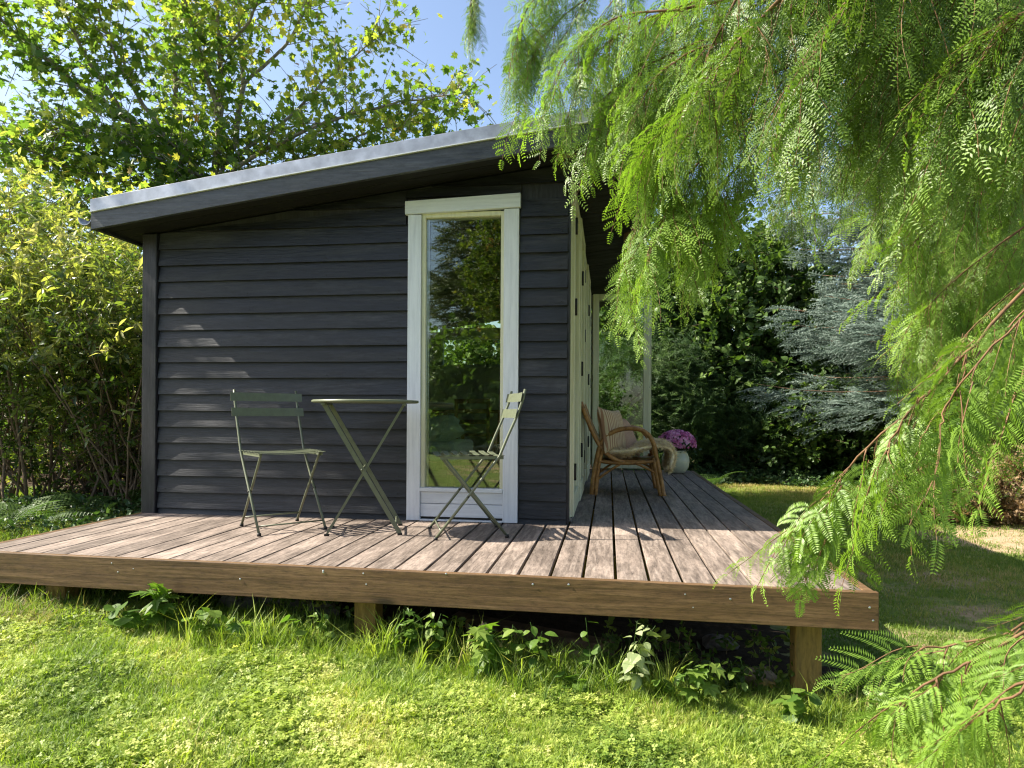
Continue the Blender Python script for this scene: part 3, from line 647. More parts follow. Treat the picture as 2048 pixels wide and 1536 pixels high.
# glazed doors along the right side
def door(parent, P, ux, L, name='glazed_door', th=.045, zt=2.215, handle=False, hinges=()):
    """frame from P along unit vector ux"""
    ux = Vector(ux).normalized(); nrm = Vector((-ux.y, ux.x, 0)); P = Vector(P)
    d = empty(name, P - Vector(parent.location)); d.parent = parent
    Mx = Matrix(((ux.x, nrm.x, 0, P.x), (ux.y, nrm.y, 0, P.y), (0, 0, 1, 0), (0, 0, 0, 1)))
    s = .075
    wobj(MB().box(0, s, -th / 2, th / 2, .025, zt, Mx), 'stile', M['cream'], d, .004)
    wobj(MB().box(L - s, L, -th / 2, th / 2, .025, zt, Mx), 'stile', M['cream'], d, .004)
    wobj(MB().box(s + .001, L - s - .001, -th / 2 + .001, th / 2 - .001, zt - .075, zt, Mx), 'top_rail', M['cream'], d, .003)
    wobj(MB().box(s + .001, L - s - .001, -th / 2 + .001, th / 2 - .001, .025, .15, Mx), 'bottom_rail', M['cream'], d, .003)
    wobj(MB().box(s + .0015, L - s - .0015, -.003, .003, .152, zt - .077, Mx), 'pane', M['glass'], d)
    for (a_, z_) in hinges: wobj(MB().box(a_ - .012, a_ + .03, -th / 2 - .010, -th / 2 - .0005, z_ - .04, z_ + .04, Mx).tube([Mx @ Vector((a_, -th / 2 - .008, z_ - .055)), Mx @ Vector((a_, -th / 2 - .008, z_ + .055))], .008, 8), 'hinge', M['hinge'], d)
    if handle: wobj(MB().tube([Mx @ Vector((L - .035, -th / 2 - .03, 1.0)), Mx @ Vector((L - .035, -th / 2 - .03, 1.12))], .007, 8).box(L - .05, L - .02, -th / 2 - .03, -th / 2 - .001, 1.03, 1.045, Mx), 'handle', M['hinge'], d)
    return d
hz = [1.85, 1.32, .55, .30]
y = YW + .125; xs_ = XC + .006
wobj(MB().box(XC - .03, XC + .022, YW + .101, y - .006, .024, 2.22), 'door_jamb', M['cream'], cab, .004)
for i, (L, off) in enumerate(((.82, .012), (.82, .022), (.82, .012), (.84, .024), (.80, .012))):
    if y + L > 8.62: L = 8.62 - y
    door(cab, (xs_ + off, y, 0), (0, 1, 0), L, hinges=[(.02, 1.93), (.02, 1.40), (.02, .32)] if i in (0, 2) else [(.02, 1.75), (.02, 1.05), (.02, .42)])
    y += L + .006
door(cab, (-.215, 8.66, 0), (1, 0, 0), .74, 'open_glazed_door', .045, 2.2, True, [(.02, 1.8), (.02, 1.15), (.02, .35)])
door(cab, (.50, 8.60, 0), (-1, -.03, 0), .70, 'folded_glazed_door', .045, 2.2)
wobj(MB().tube([(.18, 6.3, soff(.18) - .22), (.18, 6.3, soff(.18) + .5)], .055, 14), 'stove_pipe', M['redbark'], cab)
for zz in range(8): pass

# ================================================================== INSIDE THE CABIN
bed = empty('daybed', (-2.1, 6.3, 0), 'low wooden daybed with a pale mattress seen through the tall front window', 'bed')
wobj(MB().box(-2.95, -1.33, 5.85, 6.75, .20, .27), 'frame', M['pine'], bed, .01)
wobj(MB().box(-2.93, -1.34, 5.87, 6.73, .272, .44), 'mattress', M['linen'], bed, .04, 3)
for (a_, b_) in ((-2.9, 5.9), (-1.42, 5.9), (-2.9, 6.66), (-1.42, 6.66)): wobj(MB().box(a_, a_ + .06, b_, b_ + .06, 0.005, .20), 'leg', M['pine'], bed)
def pillow_mesh(name, mat, w_, h_, t_, n=14, pinch=.12):
    vs = []; fs = []
    for side in (1, -1):
        for i in range(n + 1):
            for j in range(n + 1):
                u = i / n * 2 - 1; v = j / n * 2 - 1; e = (1 - abs(u) ** 3.2) * (1 - abs(v) ** 3.2); e = max(0, e) ** .5
                px = u * (1 - pinch * (1 - abs(v) ** 2) * abs(u) ** 6) * w_ / 2; py = v * (1 - pinch * (1 - abs(u) ** 2) * abs(v) ** 6) * h_ / 2
                vs.append((px, py, side * e * t_ / 2 + .004 * math.sin(u * 7 + v * 5) * e))
    k_ = (n + 1) ** 2
    for s_ in (0, 1):
        for i in range(n):
            for j in range(n):
                a_ = s_ * k_ + i * (n + 1) + j; f = (a_, a_ + n + 1, a_ + n + 2, a_ + 1); fs.append(f if s_ == 0 else f[::-1])
    me = bpy.data.meshes.new(name); me.from_pydata(vs, [], fs); me.materials.append(mat); me.polygons.foreach_set('use_smooth', [True] * len(fs)); return me
def pillow(name, mat, loc, rot, w_, h_, t_, label, cat='cushion'):
    o = bpy.data.objects.new(name, pillow_mesh(name, mat, w_, h_, t_)); link(o); o.location = loc; o.rotation_euler = rot; tag(o, label, cat); return o
pillow('pillow', M['greenlinen'], (-1.66, 6.25, .54), (R(12), R(-8), .3), .62, .5, .22, 'pale green bed pillow on the daybed inside the cabin', 'pillow')
desk = empty('desk', (-1.7, 8.2, 0), 'small wooden desk below the back window inside the cabin', 'desk')
wobj(MB().box(-2.1, -1.25, 7.98, 8.5, .70, .74), 'desk_top', M['pine'], desk, .004)
for a_ in (-2.08, -1.31):
    for b_ in (8.0, 8.44): wobj(MB().box(a_, a_ + .045, b_, b_ + .045, .005, .70), 'leg', M['pine'], desk)
wc = empty('wooden_chair', (-1.5, 7.6, 0), 'wooden chair with a slatted back standing at the desk indoors', 'chair')
wobj(MB().box(-1.72, -1.30, 7.45, 7.85, .44, .47), 'seat', M['pine'], wc, .006)
for a_ in (-1.71, -1.345):
    wobj(MB().box(a_, a_ + .035, 7.45, 7.485, .005, .86), 'leg', M['pine'], wc); wobj(MB().box(a_, a_ + .035, 7.81, 7.845, .005, .438), 'leg', M['pine'], wc)
for zz in (.58, .70, .81): wobj(MB().box(-1.675, -1.345, 7.455, 7.475, zz, zz + .05), 'back_slat', M['pine'], wc)

# ================================================================== BISTRO SET
def bistro_chair(loc, face, label):
    c = empty('bistro_chair', loc, label, 'chair', 'folding metal bistro chairs on the deck'); c.rotation_euler = (0, 0, face - R(90))    # local +Y is the front
    hw = .195
    for s in (-1, 1):
        x_ = s * hw
        MB().strip([(x_, -.285, .835), (x_, -.268, .78), (x_, -.225, .66), (x_, -.172, .54), (x_, -.13, .455), (x_ , .05, .22), (x_, .215, .012)], (.0, 0, .0), (0, 0, 0)) if False else None
        MB().tube([(x_, -.285, .838), (x_, -.272, .78), (x_, -.240, .69), (x_, -.188, .575), (x_, -.140, .46), (x_, .04, .23), (x_, .215, .008)], .0078, 8).obj('long_leg', M['bistro'], c)
        x2 = s * (hw - .022)
        MB().tube([(x2, .17, .462), (x2, .15, .43), (x2, -.02, .22), (x2, -.19, .008)], .0078, 8).obj('short_leg', M['bistro'], c)
        MB().tube([(x_, .215, .0), (x_, .213, .016)], .012, 8).obj('foot', M['hinge'], c)
        MB().tube([(x2, -.19, .0), (x2, -.188, .016)], .012, 8).obj('foot', M['hinge'], c)
        MB().tube([(s * (hw - .011), .036, .235), (s * (hw + .012), .036, .235)], .006, 6).obj('rivet', M['hinge'], c)
        MB().bar((s * (hw - .012), .19, .452), (s * (hw - .012), -.165, .452), (.004, 0, 0), (0, 0, .009)).obj('seat_rail', M['bistro'], c)
    for z0, y0, k_ in ((.795, -.268, 0), (.700, -.238, 1)):           # curved back slats
        m = MB(); vs = []; n = 8
        for i in range(n + 1):
            x_ = -.225 + .45 * i / n; cur = .020 * (1 - (x_ / .225) ** 2); yy = y0 + .004 - cur
            vs += [(x_, yy + .010, z0 - .026), (x_, yy + .012, z0 - .026), (x_, yy + .001, z0 + .026), (x_, yy - .001, z0 + .026)]
        fs = [(i * 4 + q, i * 4 + (q + 1) % 4, i * 4 + 4 + (q + 1) % 4, i * 4 + 4 + q) for i in range(n) for q in range(4)]
        m.add(vs, fs + [(3, 2, 1, 0), (4 * n, 4 * n + 1, 4 * n + 2, 4 * n + 3)], False).obj('back_slat', M['bistro'], c)
    for i in range(7):
        yy = .185 - i * .056; dip = .004 if i in (0, 6) else 0
        m = MB(); vs = []; n = 6
        for j in range(n + 1):
            x_ = -.20 + .40 * j / n; zz = .468 - .010 * (1 - (x_ / .2) ** 2) - dip
            vs += [(x_, yy - .017, zz), (x_, yy + .017, zz), (x_, yy + .016, zz + .0025), (x_, yy - .016, zz + .0025)]
        fs = [(j * 4 + q, j * 4 + (q + 1) % 4, j * 4 + 4 + (q + 1) % 4, j * 4 + 4 + q) for j in range(n) for q in range(4)]
        m.add(vs, fs + [(3, 2, 1, 0), (4 * n, 4 * n + 1, 4 * n + 2, 4 * n + 3)]).obj('seat_slat', M['bistro'], c)
    MB().tube([(-hw, .185, .05), (hw, .185, .05)], .0045, 6).obj('front_stretcher', M['bistro'], c)
    MB().tube([(-hw + .02, -.15, .06), (hw - .02, -.15, .06)], .0045, 6).obj('rear_stretcher', M['bistro'], c)
    return c
bistro_chair((-1.965, 3.885, 0), math.atan2(-.29, .30), 'folding green slatted bistro chair left of the round table')
bistro_chair((-.80, 3.90, 0), math.atan2(-.13, -.37), 'folding green slatted bistro chair right of the table before the tall window')
tb = empty('bistro_table', (-1.425, 3.87, 0), 'round green folding metal table between the two slatted chairs', 'table'); tb.rotation_euler = (0, 0, R(17))
MB().lathe([(.0, .756), (.300, .756), (.309, .759), (.311, .765), (.309, .771), (.302, .774), (0, .7745)], (0, 0, 0), 48).obj('table_top', M['bistro'], tb)
for s, o_ in ((1, 0), (-1, .020)):
    hw = .165 - o_
    for sy in (-1, 1):
        MB().bar((-.225 * s, sy * hw, .752), (.205 * s, sy * hw, .008), (.0105, 0, .006), (0, .005, 0)).obj('leg', M['bistro'], tb)
        MB().box(.205 * s - .014, .205 * s + .014, sy * hw - .009, sy * hw + .009, 0, .010).obj('foot', M['hinge'], tb)
    MB().tube([(.18 * s, -hw, .055), (.18 * s, hw, .055)], .006, 6).obj('stretcher', M['bistro'], tb)
    MB().bar((-.225 * s, -.20, .748), (-.225 * s, .20, .748), (.011, 0, 0), (0, 0, .006)).obj('top_rail', M['bistro'], tb)
MB().tube([(-.01, -.175, .375), (-.01, .175, .375)], .006, 8).obj('pivot_rod', M['bistro'], tb)

# ================================================================== RATTAN ARMCHAIR
ac = empty('rattan_armchair', (.17, 6.3, 0), 'curved bamboo and rattan armchair on the shaded right side of the deck', 'chair')
def P(u, v, yy): return ony(u, v, yy)
def cane(pts, r_, name, n=8):
    # smooth curve through the points, with the nodes of the cane swelling slightly
    pts = [Vector(p) for p in pts]; out = []
    for i in range(len(pts) - 1):
        p0, p1, p2, p3 = pts[max(i - 1, 0)], pts[i], pts[i + 1], pts[min(i + 2, len(pts) - 1)]
        for q in range(6):
            s = q / 6; out.append(.5 * ((2 * p1) + (p2 - p0) * s + (2 * p0 - 5 * p1 + 4 * p2 - p3) * s * s + (3 * p1 - p0 - 3 * p2 + p3) * s ** 3))
    out.append(pts[-1]); rr = [r_ * 1.2 * (1.12 if i % 7 == 3 else 1) for i in range(len(out))]
    return wobj(MB().tube(out, rr, n), name, M['rattan'], ac)
for yy in (5.97, 6.60):
    # measured on the near side of the chair; the far side repeats it 0.63 m behind
    K = lambda u, v: Vector((P(u, v, 5.97).x, yy, P(u, v, 5.97).z))
    cane([K(1183, 993) * 1, K(1186, 960), K(1192, 925), K(1200, 893), K(1214, 872), K(1236, 860), K(1262, 857), K(1287, 862), K(1305, 882), K(1313, 915), K(1320, 950), K(1328, 993)], .0165, 'arm_hoop')
    cane([K(1191, 993), K(1194, 955), K(1199, 922), K(1208, 893)], .014, 'rear_leg'); cane([K(1321, 993), K(1313, 950), K(1307, 915)], .014, 'front_leg')
    cane([K(1196, 922), K(1230, 926), K(1270, 926), K(1314, 922)], .013, 'seat_rail')
    cane([K(1190, 962), K(1215, 944), K(1246, 924)], .009, 'brace'); cane([K(1318, 950), K(1296, 938), K(1266, 924)], .009, 'brace')
    cane([K(1163, 808), K(1174, 838), K(1187, 868), K(1204, 898), K(1228, 918), K(1250, 925)], .0155, 'back_rail')
def bx(u, v, yy): q = P(u, v, 5.97); return (q.x, yy, q.z)
bm_ = MB(); K = lambda u, v, yy: (P(u, v, 5.97).x, yy, P(u, v, 5.97).z)
prof = [(1164, 812), (1174, 838), (1187, 868), (1204, 898), (1222, 914)]
wv = []; n = 10
for (u, v) in prof:
    for j in range(n + 1):
        s = j / n; q = K(u, v, 5.98 + .61 * s); wv.append((q[0] - .03 * math.sin(s * math.pi), q[1], q[2] + (.035 * math.sin(s * math.pi) if v == 812 else 0)))
fsw = [(i * (n + 1) + j, i * (n + 1) + j + 1, (i + 1) * (n + 1) + j + 1, (i + 1) * (n + 1) + j) for i in range(len(prof) - 1) for j in range(n)]
bk = wobj(MB().add(wv, fsw, True), 'woven_back', M['rattan'], ac); sd = bk.modifiers.new('solid', 'SOLIDIFY'); sd.thickness = .012
cane([K(1163, 808, 5.97), (K(1160, 800, 0)[0] - .03, 6.28, K(1160, 800, 0)[2] + .03), K(1163, 808, 6.60)], .0155, 'top_rail')
cane([K(1314, 922, 5.97), K(1314, 922, 6.6)], .013, 'cross_rail'); cane([K(1196, 922, 5.97), K(1196, 922, 6.6)], .013, 'cross_rail')
st_ = wobj(MB().add([K(1200, 921, 5.98), K(1312, 921, 5.98), K(1312, 921, 6.59), K(1200, 921, 6.59)], [(0, 1, 2, 3)]), 'seat', M['rattan'], ac); sd = st_.modifiers.new('solid', 'SOLIDIFY'); sd.thickness = .02
# sheepskin thrown over seat and front edge
sp = [(1212, 903), (1230, 906), (1255, 905), (1280, 896), (1305, 889), (1326, 889), (1340, 896), (1347, 912), (1345, 932), (1338, 950)]
n = 12; vs = []; pts = []
for i, (u, v) in enumerate(sp):
    for j in range(n + 1):
        s = j / n; yy = 5.96 + .56 * s + .02 * math.sin(i * 2.0); q = P(u, v, 5.97); z = q.z + .02 * math.sin(j * 1.3 + i) * (1 if i < 8 else .3) - (.05 * (1 - abs(2 * s - 1)) if i < 3 else 0)
        if i > 7: z += .05 * abs(2 * s - 1)
        vs.append((q.x + .008 * math.sin(j * 2.1), yy, z))
fsw = [(i * (n + 1) + j, i * (n + 1) + j + 1, (i + 1) * (n + 1) + j + 1, (i + 1) * (n + 1) + j) for i in range(len(sp) - 1) for j in range(n)]
shp = empty('sheepskin', (.3, 6.3, .3), 'cream sheepskin thrown over the seat and front edge of the rattan armchair', 'sheepskin')
hide = wobj(MB().add(vs, fsw, True), 'hide', M['sheep'], shp); sd = hide.modifiers.new('solid', 'SOLIDIFY'); sd.thickness = .035; sd.offset = 0; ss = hide.modifiers.new('sub', 'SUBSURF'); ss.levels = 1; ss.render_levels = 1
pp = []; rr = []
V = [Vector(v) for v in vs]
for f in fsw:
    a_, b_, c_, d_ = [V[i] for i in f]; nrm = (b_ - a_).cross(d_ - a_).normalized()
    if nrm.z < 0 and nrm.x < .5: nrm = -nrm
    if nrm.x < 0 and abs(nrm.z) < .5: nrm = -nrm
    for q in range(26):
        s, t_ = rnd.random(), rnd.random(); p = a_ * (1 - s) * (1 - t_) + b_ * s * (1 - t_) + c_ * s * t_ + d_ * (1 - s) * t_
        for sg in ((1,) if q % 3 else (1, -1)):
            pp.append(p + nrm * .014 * sg); rr.append((nrm * sg + Vector((rnd.gauss(0, .25), rnd.gauss(0, .25), rnd.gauss(-.1, .25)))).to_track_quat('Z', 'Y').to_euler())
scatter('fleece', shp, 'wool', pp, rr, [rnd.uniform(.5, .85) for _ in pp], [rnd.uniform(.5, .8) for _ in pp])
pillow('striped_cushion', M['stripe'], P(1224, 862, 6.12), (R(78), R(4), R(62)), .40, .42, .13, 'pink and cream striped cushion leaning against the back of the rattan armchair')
pillow('plain_pink_cushion', M['pink'], P(1250, 876, 6.42), (R(66), 0, R(70)), .42, .40, .13, 'plain dusty pink cushion behind the striped one on the rattan armchair')

# ================================================================== FLOWER POT
fp = empty('flower_pot', (.80, 8.36, 0), 'round cream ceramic pot at the far end of the deck', 'flower pot')
MB().lathe([(.085, 0), (.115, .008), (.150, .07), (.163, .135), (.158, .19), (.140, .232), (.136, .245), (.146, .262), (.146, .272), (.130, .272), (.126, .24), (.10, .235)], (0, 0, 0), 32).obj('pot', M['pot'], fp)
ch = empty('chrysanthemum', (.80, 8.36, .25), 'dome of pink chrysanthemums growing in the cream pot', 'flowers')
pp = []; rr = []
for i in range(720):
    a_ = rnd.uniform(0, 6.283); e = math.asin(rnd.uniform(-.15, 1)); d = Vector((math.cos(a_) * math.cos(e), math.sin(a_) * math.cos(e), math.sin(e))); rad = 1 + rnd.uniform(-.07, .04)
    pp.append((.80 + .01 + d.x * .225 * rad, 8.36 + d.y * .2 * rad, .34 + d.z * .17 * rad)); rr.append(d.to_track_quat('Z', 'Y').to_euler())
scatter('blooms', ch, 'bloom', pp, rr, [rnd.uniform(.8, 1.3) for _ in pp], [min(1, max(0, .5 + .4 * math.sin(p[0] * 30) * math.cos(p[2] * 34))) for p in pp])
pp = [(.80 + rnd.gauss(0, .09), 8.36 + rnd.gauss(0, .09), rnd.uniform(.28, .42)) for _ in range(160)]
scatter('foliage', ch, 'ivy', pp, yawrot(len(pp), 1), [rnd.uniform(.4, .6) for _ in pp], [.1] * len(pp))

# ================================================================== TREES AND SHRUBS
def limb(mb, pts, r0, r1, n=7, wob=.0):
    pts = [Vector(p) for p in pts]; out = []
    for i in range(len(pts) - 1):
        p0, p1, p2, p3 = pts[max(i - 1, 0)], pts[i], pts[i + 1], pts[min(i + 2, len(pts) - 1)]
        for q in range(4):
            s = q / 4; out.append(.5 * ((2 * p1) + (p2 - p0) * s + (2 * p0 - 5 * p1 + 4 * p2 - p3) * s * s + (3 * p1 - p0 - 3 * p2 + p3) * s ** 3) + Vector((rnd.gauss(0, wob), rnd.gauss(0, wob), rnd.gauss(0, wob))))
    out.append(pts[-1]); m = len(out) - 1
    mb.tube(out, [r0 + (r1 - r0) * (i / m) for i in range(m + 1)], n); return out

# --- maple behind the cabin
mp = empty('maple_tree', (-5.75, 9.8, zg(-5.7, 9.8)), 'tall maple with grey forked limbs and yellow green leaves behind the cabin roof', 'tree')
D = 9.7
limbs = [
    ([(400, 345, 9.7), (340, 290, 9.6), (250, 235, 9.4), (150, 165, 9.1), (60, 90, 8.8), (-20, 20, 8.5)], .055),
    ([(395, 345, 9.8), (365, 270, 10.0), (350, 180, 10.2), (350, 100, 10.3), (340, -40, 10.4), (330, -160, 10.4)], .06),
    ([(430, 340, 9.9), (441, 215, 9.9), (440, 110, 9.8), (432, 0, 9.7), (425, -160, 9.6)], .07),
    ([(441, 225, 9.9), (405, 130, 9.6), (380, 40, 9.3), (350, -80, 9.0)], .045),
    ([(465, 300, 10.0), (485, 170, 10.4), (478, 20, 10.7), (500, -140, 11)], .05),
    ([(405, 355, 9.7), (330, 325, 9.3), (260, 292, 9.0), (170, 272, 8.8), (90, 262, 8.6)], .035),
    ([(450, 330, 9.9), (560, 250, 10.2), (650, 160, 10.4), (760, 70, 10.6)], .04),
    ([(455, 350, 9.9), (560, 285, 9.7), (680, 235, 9.6), (800, 205, 9.5), (930, 185, 9.4)], .04),
    ([(430, 380, 9.7), (300, 370, 9.2), (180, 350, 8.8), (80, 310, 8.5), (0, 280, 8.3)], .035),
    ([(340, 290, 9.6), (270, 180, 9.3), (220, 90, 9.2), (180, -40, 9.0)], .035),
    ([(250, 235, 9.4), (160, 90, 9.2), (110, -20, 9.1), (80, -120, 9)], .03),
    ([(485, 170, 10.4), (570, 90, 10.6), (620, -10, 10.8), (600, -140, 11)], .03),
    ([(470, 370, 9.8), (600, 320, 9.9), (740, 265, 10), (860, 235, 10.2)], .03),
    ([(441, 110, 9.8), (500, 40, 9.6), (540, -60, 9.4)], .03),
    ([(430, 400, 9.6), (310, 430, 9.0), (200, 440, 8.5), (90, 430, 8.0)], .03),
]
base = at(440, 400, 9.8); trunk = MB(); limb(trunk, [(base.x, base.y, zg(-5.7, 9.8) - .1), (base.x + .03, base.y, 2.0), base], .16, .11, 10)
wobj(trunk, 'trunk', M['bark'], mp)
lp = []; lr = []; ls = []; lt = []
lm = MB()
def leafpoint(p, tint, size=1):
    lp.append(p); e = Euler((rnd.gauss(0, .7), rnd.uniform(.1, 1.1), rnd.uniform(0, 6.283))); lr.append(e); ls.append(rnd.uniform(.5, 1.05) * size); lt.append(tint)
limb_meshes = []
for pts, r0 in limbs:
    m = MB(); wp = [at(*p) for p in pts]; out = limb(m, [base] + wp if pts[0][1] > 320 else wp, r0, .008, 7, .01); L = len(out)
    for i in range(4, L):
        for q in range(6):
            p = out[i] + (out[min(i + 1, L - 1)] - out[i]) * rnd.random() if i < L - 1 else out[i]
            d = Vector((rnd.gauss(0, 1), rnd.gauss(0, 1.1), rnd.gauss(.15, .8))).normalized() + (out[min(i, L - 1)] - out[i - 1]).normalized() * .6; d.normalize(); ln = rnd.uniform(.3, .95)
            e = p + d * ln + Vector((0, 0, -.12 * ln)); tw = [p, p + d * ln * .5 + Vector((rnd.gauss(0, .04), rnd.gauss(0, .04), 0)), e]
            m.tube(tw, [.007, .005, .003], 4)
            tint = .33 + .30 * math.sin(p.x * 1.9 + p.z * 2.3) * math.cos(p.y * 1.7 + p.z) + rnd.gauss(0, .1) + (.12 if p.x < -7.5 else 0)
            for a_ in range(9):
                s = rnd.uniform(.2, 1.1); leafpoint(p + (e - p) * s + Vector((rnd.gauss(0, .13), rnd.gauss(0, .13), rnd.gauss(-.03, .12))), min(1, max(0, tint + rnd.gauss(0, .12))))
    wobj(m, 'limb', M['bark'], mp)
scatter('leaves', mp, 'maple', lp, lr, ls, lt)

# --- generic leafy mass made of many leaf clumps round real stems
def bush(name, label, cat, kindkey, center, radii, nclump, nleaf, scale, tintf, stems=9, group=None, shell=.55, stemmat='shrubstem', base=None, seed=1, clump_r=.22, flat=1.0, stem_r=.014):
    r = random.Random(seed); c = Vector(center); b = Vector(base) if base is not None else Vector((c.x, c.y, zg(c.x, c.y)))
    o = empty(name, b, label, cat, group); pp = []; rr = []; sc_ = []; tt = []
    m = MB(); tips = []
    for i in range(nclump):
        while True:
            d = Vector((r.uniform(-1, 1), r.uniform(-1, 1), r.uniform(-1, 1)))
            if shell < d.length < 1: break
        bump_ = 1 + .16 * math.sin(d.x * 5 + seed) * math.cos(d.y * 4 + d.z * 6)
        p = Vector((c.x + d.x * radii[0] * bump_, c.y + d.y * radii[1] * bump_, c.z + d.z * radii[2] * bump_))
        if p.z < zg(p.x, p.y) + .05: p.z = zg(p.x, p.y) + r.uniform(.05, .3)
        tips.append(p); tb_ = tintf(p) + r.gauss(0, .12); cr = clump_r * r.uniform(.6, 1.3)
        for k_ in range(nleaf):
            q = p + Vector((r.gauss(0, cr), r.gauss(0, cr), r.gauss(0, cr * flat)))
            if q.z < zg(q.x, q.y): continue
            pp.append(q); rr.append((r.gauss(0, .6), r.gauss(.1, .6), r.uniform(0, 6.283))); sc_.append(scale * r.uniform(.65, 1.25)); tt.append(min(1, max(0, tb_ + r.gauss(0, .12))))
    for i in range(stems):
        tp = tips[i * len(tips) // stems]; q = b + Vector((r.uniform(-.55, .55) * radii[0], r.uniform(-.4, .4) * radii[1], -.05)); mid = (q + tp) * .5 + Vector((r.gauss(0, .12), r.gauss(0, .12), .1))
        so_ = MB(); o_ = limb(so_, [q, mid, tp], stem_r * r.uniform(.8, 1.3), .003, 5, .015)
        for j in range(4):
            s = o_[r.randint(2, len(o_) - 1)]; so_.tube([s, s + Vector((r.gauss(0, .2), r.gauss(0, .2), r.uniform(0, .35)))], [.004, .002], 4)
        wobj(so_, 'stem', M[stemmat], o)
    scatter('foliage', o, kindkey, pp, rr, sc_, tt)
    return o
cl = lambda v: min(1, max(0, v))
# left side hedge and shrubs
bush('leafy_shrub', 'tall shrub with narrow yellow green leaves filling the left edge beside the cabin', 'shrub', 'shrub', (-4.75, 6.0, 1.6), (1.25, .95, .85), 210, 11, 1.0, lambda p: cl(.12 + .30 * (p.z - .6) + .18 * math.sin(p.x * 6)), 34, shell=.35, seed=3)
bush('field_maple', 'young maple bush with lobed yellow green leaves behind the left shrubs', 'shrub', 'maple', (-6.0, 7.6, 2.35), (1.8, .8, 1.35), 230, 11, .62, lambda p: cl(.62 + .25 * math.sin(p.x * 4 + p.z * 3)), 14, shell=.2, seed=31, clump_r=.2)
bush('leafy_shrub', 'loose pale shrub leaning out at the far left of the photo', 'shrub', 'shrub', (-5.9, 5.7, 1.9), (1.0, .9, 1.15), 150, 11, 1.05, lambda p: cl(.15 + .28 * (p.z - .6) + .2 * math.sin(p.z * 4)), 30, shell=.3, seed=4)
bush('hedge', 'dense twiggy hedge with dark green and brown leaves under the yellow shrub', 'hedge', 'hedge', (-4.9, 6.3, .5), (1.6, .8, .9), 210, 12, .8, lambda p: cl(.38 + .3 * math.sin(p.x * 5 + p.z * 4)), 90, shell=.2, seed=5, stem_r=.010)
bush('hazel_bush', 'large round leaved bush in the shade behind the left hedge', 'shrub', 'linden', (-7.6, 9.5, 1.2), (3.2, 1.4, 1.9), 330, 14, 1.0, lambda p: cl(.5 + .3 * math.sin(p.x * 2)), 12, shell=.3, seed=6, clump_r=.3)
# --- background on the right
bush('linden_tree', 'dark round leaved tree standing in shade beyond the end of the deck', 'tree', 'linden', (2.2, 15.0, 2.1), (3.2, 1.6, 2.9), 620, 17, 1.1, lambda p: cl(.45 + .35 * math.sin(p.x * 2.4) * math.cos(p.z * 3)), 10, shell=.35, seed=7, clump_r=.30, stem_r=.04)
bush('yew_bush', 'rounded dark green yew bush beside the open glazed door', 'shrub', 'yew', (.66, 13.4, .88), (1.33, .9, 1.33), 400, 20, 1.0, lambda p: cl(.55 + .3 * math.sin(p.x * 5 + p.z * 6)), 6, shell=.65, seed=8, clump_r=.16)
bush('yew_bush', 'broad dark yew bush at the back of the lawn right of the deck', 'shrub', 'yew', (2.95, 13.9, .7), (1.7, .8, 1.1), 360, 20, 1.0, lambda p: cl(.45 + .3 * math.sin(p.x * 4 + p.z * 5)), 6, shell=.6, seed=9, clump_r=.17)
bush('holly_bush', 'dark glossy bush in the shade beneath the blue spruce boughs', 'shrub', 'linden', (4.9, 13.4, .4), (2.2, .7, 1.1), 260, 14, .8, lambda p: cl(.25 + .3 * math.sin(p.x * 4)), 8, shell=.4, seed=41, clump_r=.2)
bush('dark_hedge', 'shaded hedge at the far edge of the garden behind the blue spruce', 'hedge', 'linden', (6.5, 15.5, 1.4), (4.5, 1.2, 2.2), 420, 14, 1.1, lambda p: cl(.4 + .3 * math.sin(p.x * 2)), 8, shell=.3, seed=10, clump_r=.34)
bush('dry_shrub', 'low brownish shrub with dry leaves at the right edge of the lawn', 'shrub', 'dry', (4.45, 8.75, -.22), (1.15, .55, .42), 210, 20, .9, lambda p: cl(.55 + .3 * math.sin(p.x * 6 + p.z * 5)), 16, shell=.2, seed=11, clump_r=.11)
# ivy carpet
pp = []; 
for i in range(3600):
    x_ = rnd.uniform(.3, 7.5); yy = 12.5 + abs(rnd.gauss(0, .8)) + .15 * math.sin(x_ * 3); pp.append((x_, yy, zg(x_, yy) + rnd.uniform(0, .28) * min(1, (yy - 12.2))))
iv = scatter('ivy_ground_cover', None, 'ivy', pp, yawrot(len(pp), .5), [rnd.uniform(.6, 1.15) for _ in pp], [cl(rnd.gauss(.45, .25)) for _ in pp], 'low glossy ivy carpet at the foot of the dark bushes behind the lawn')

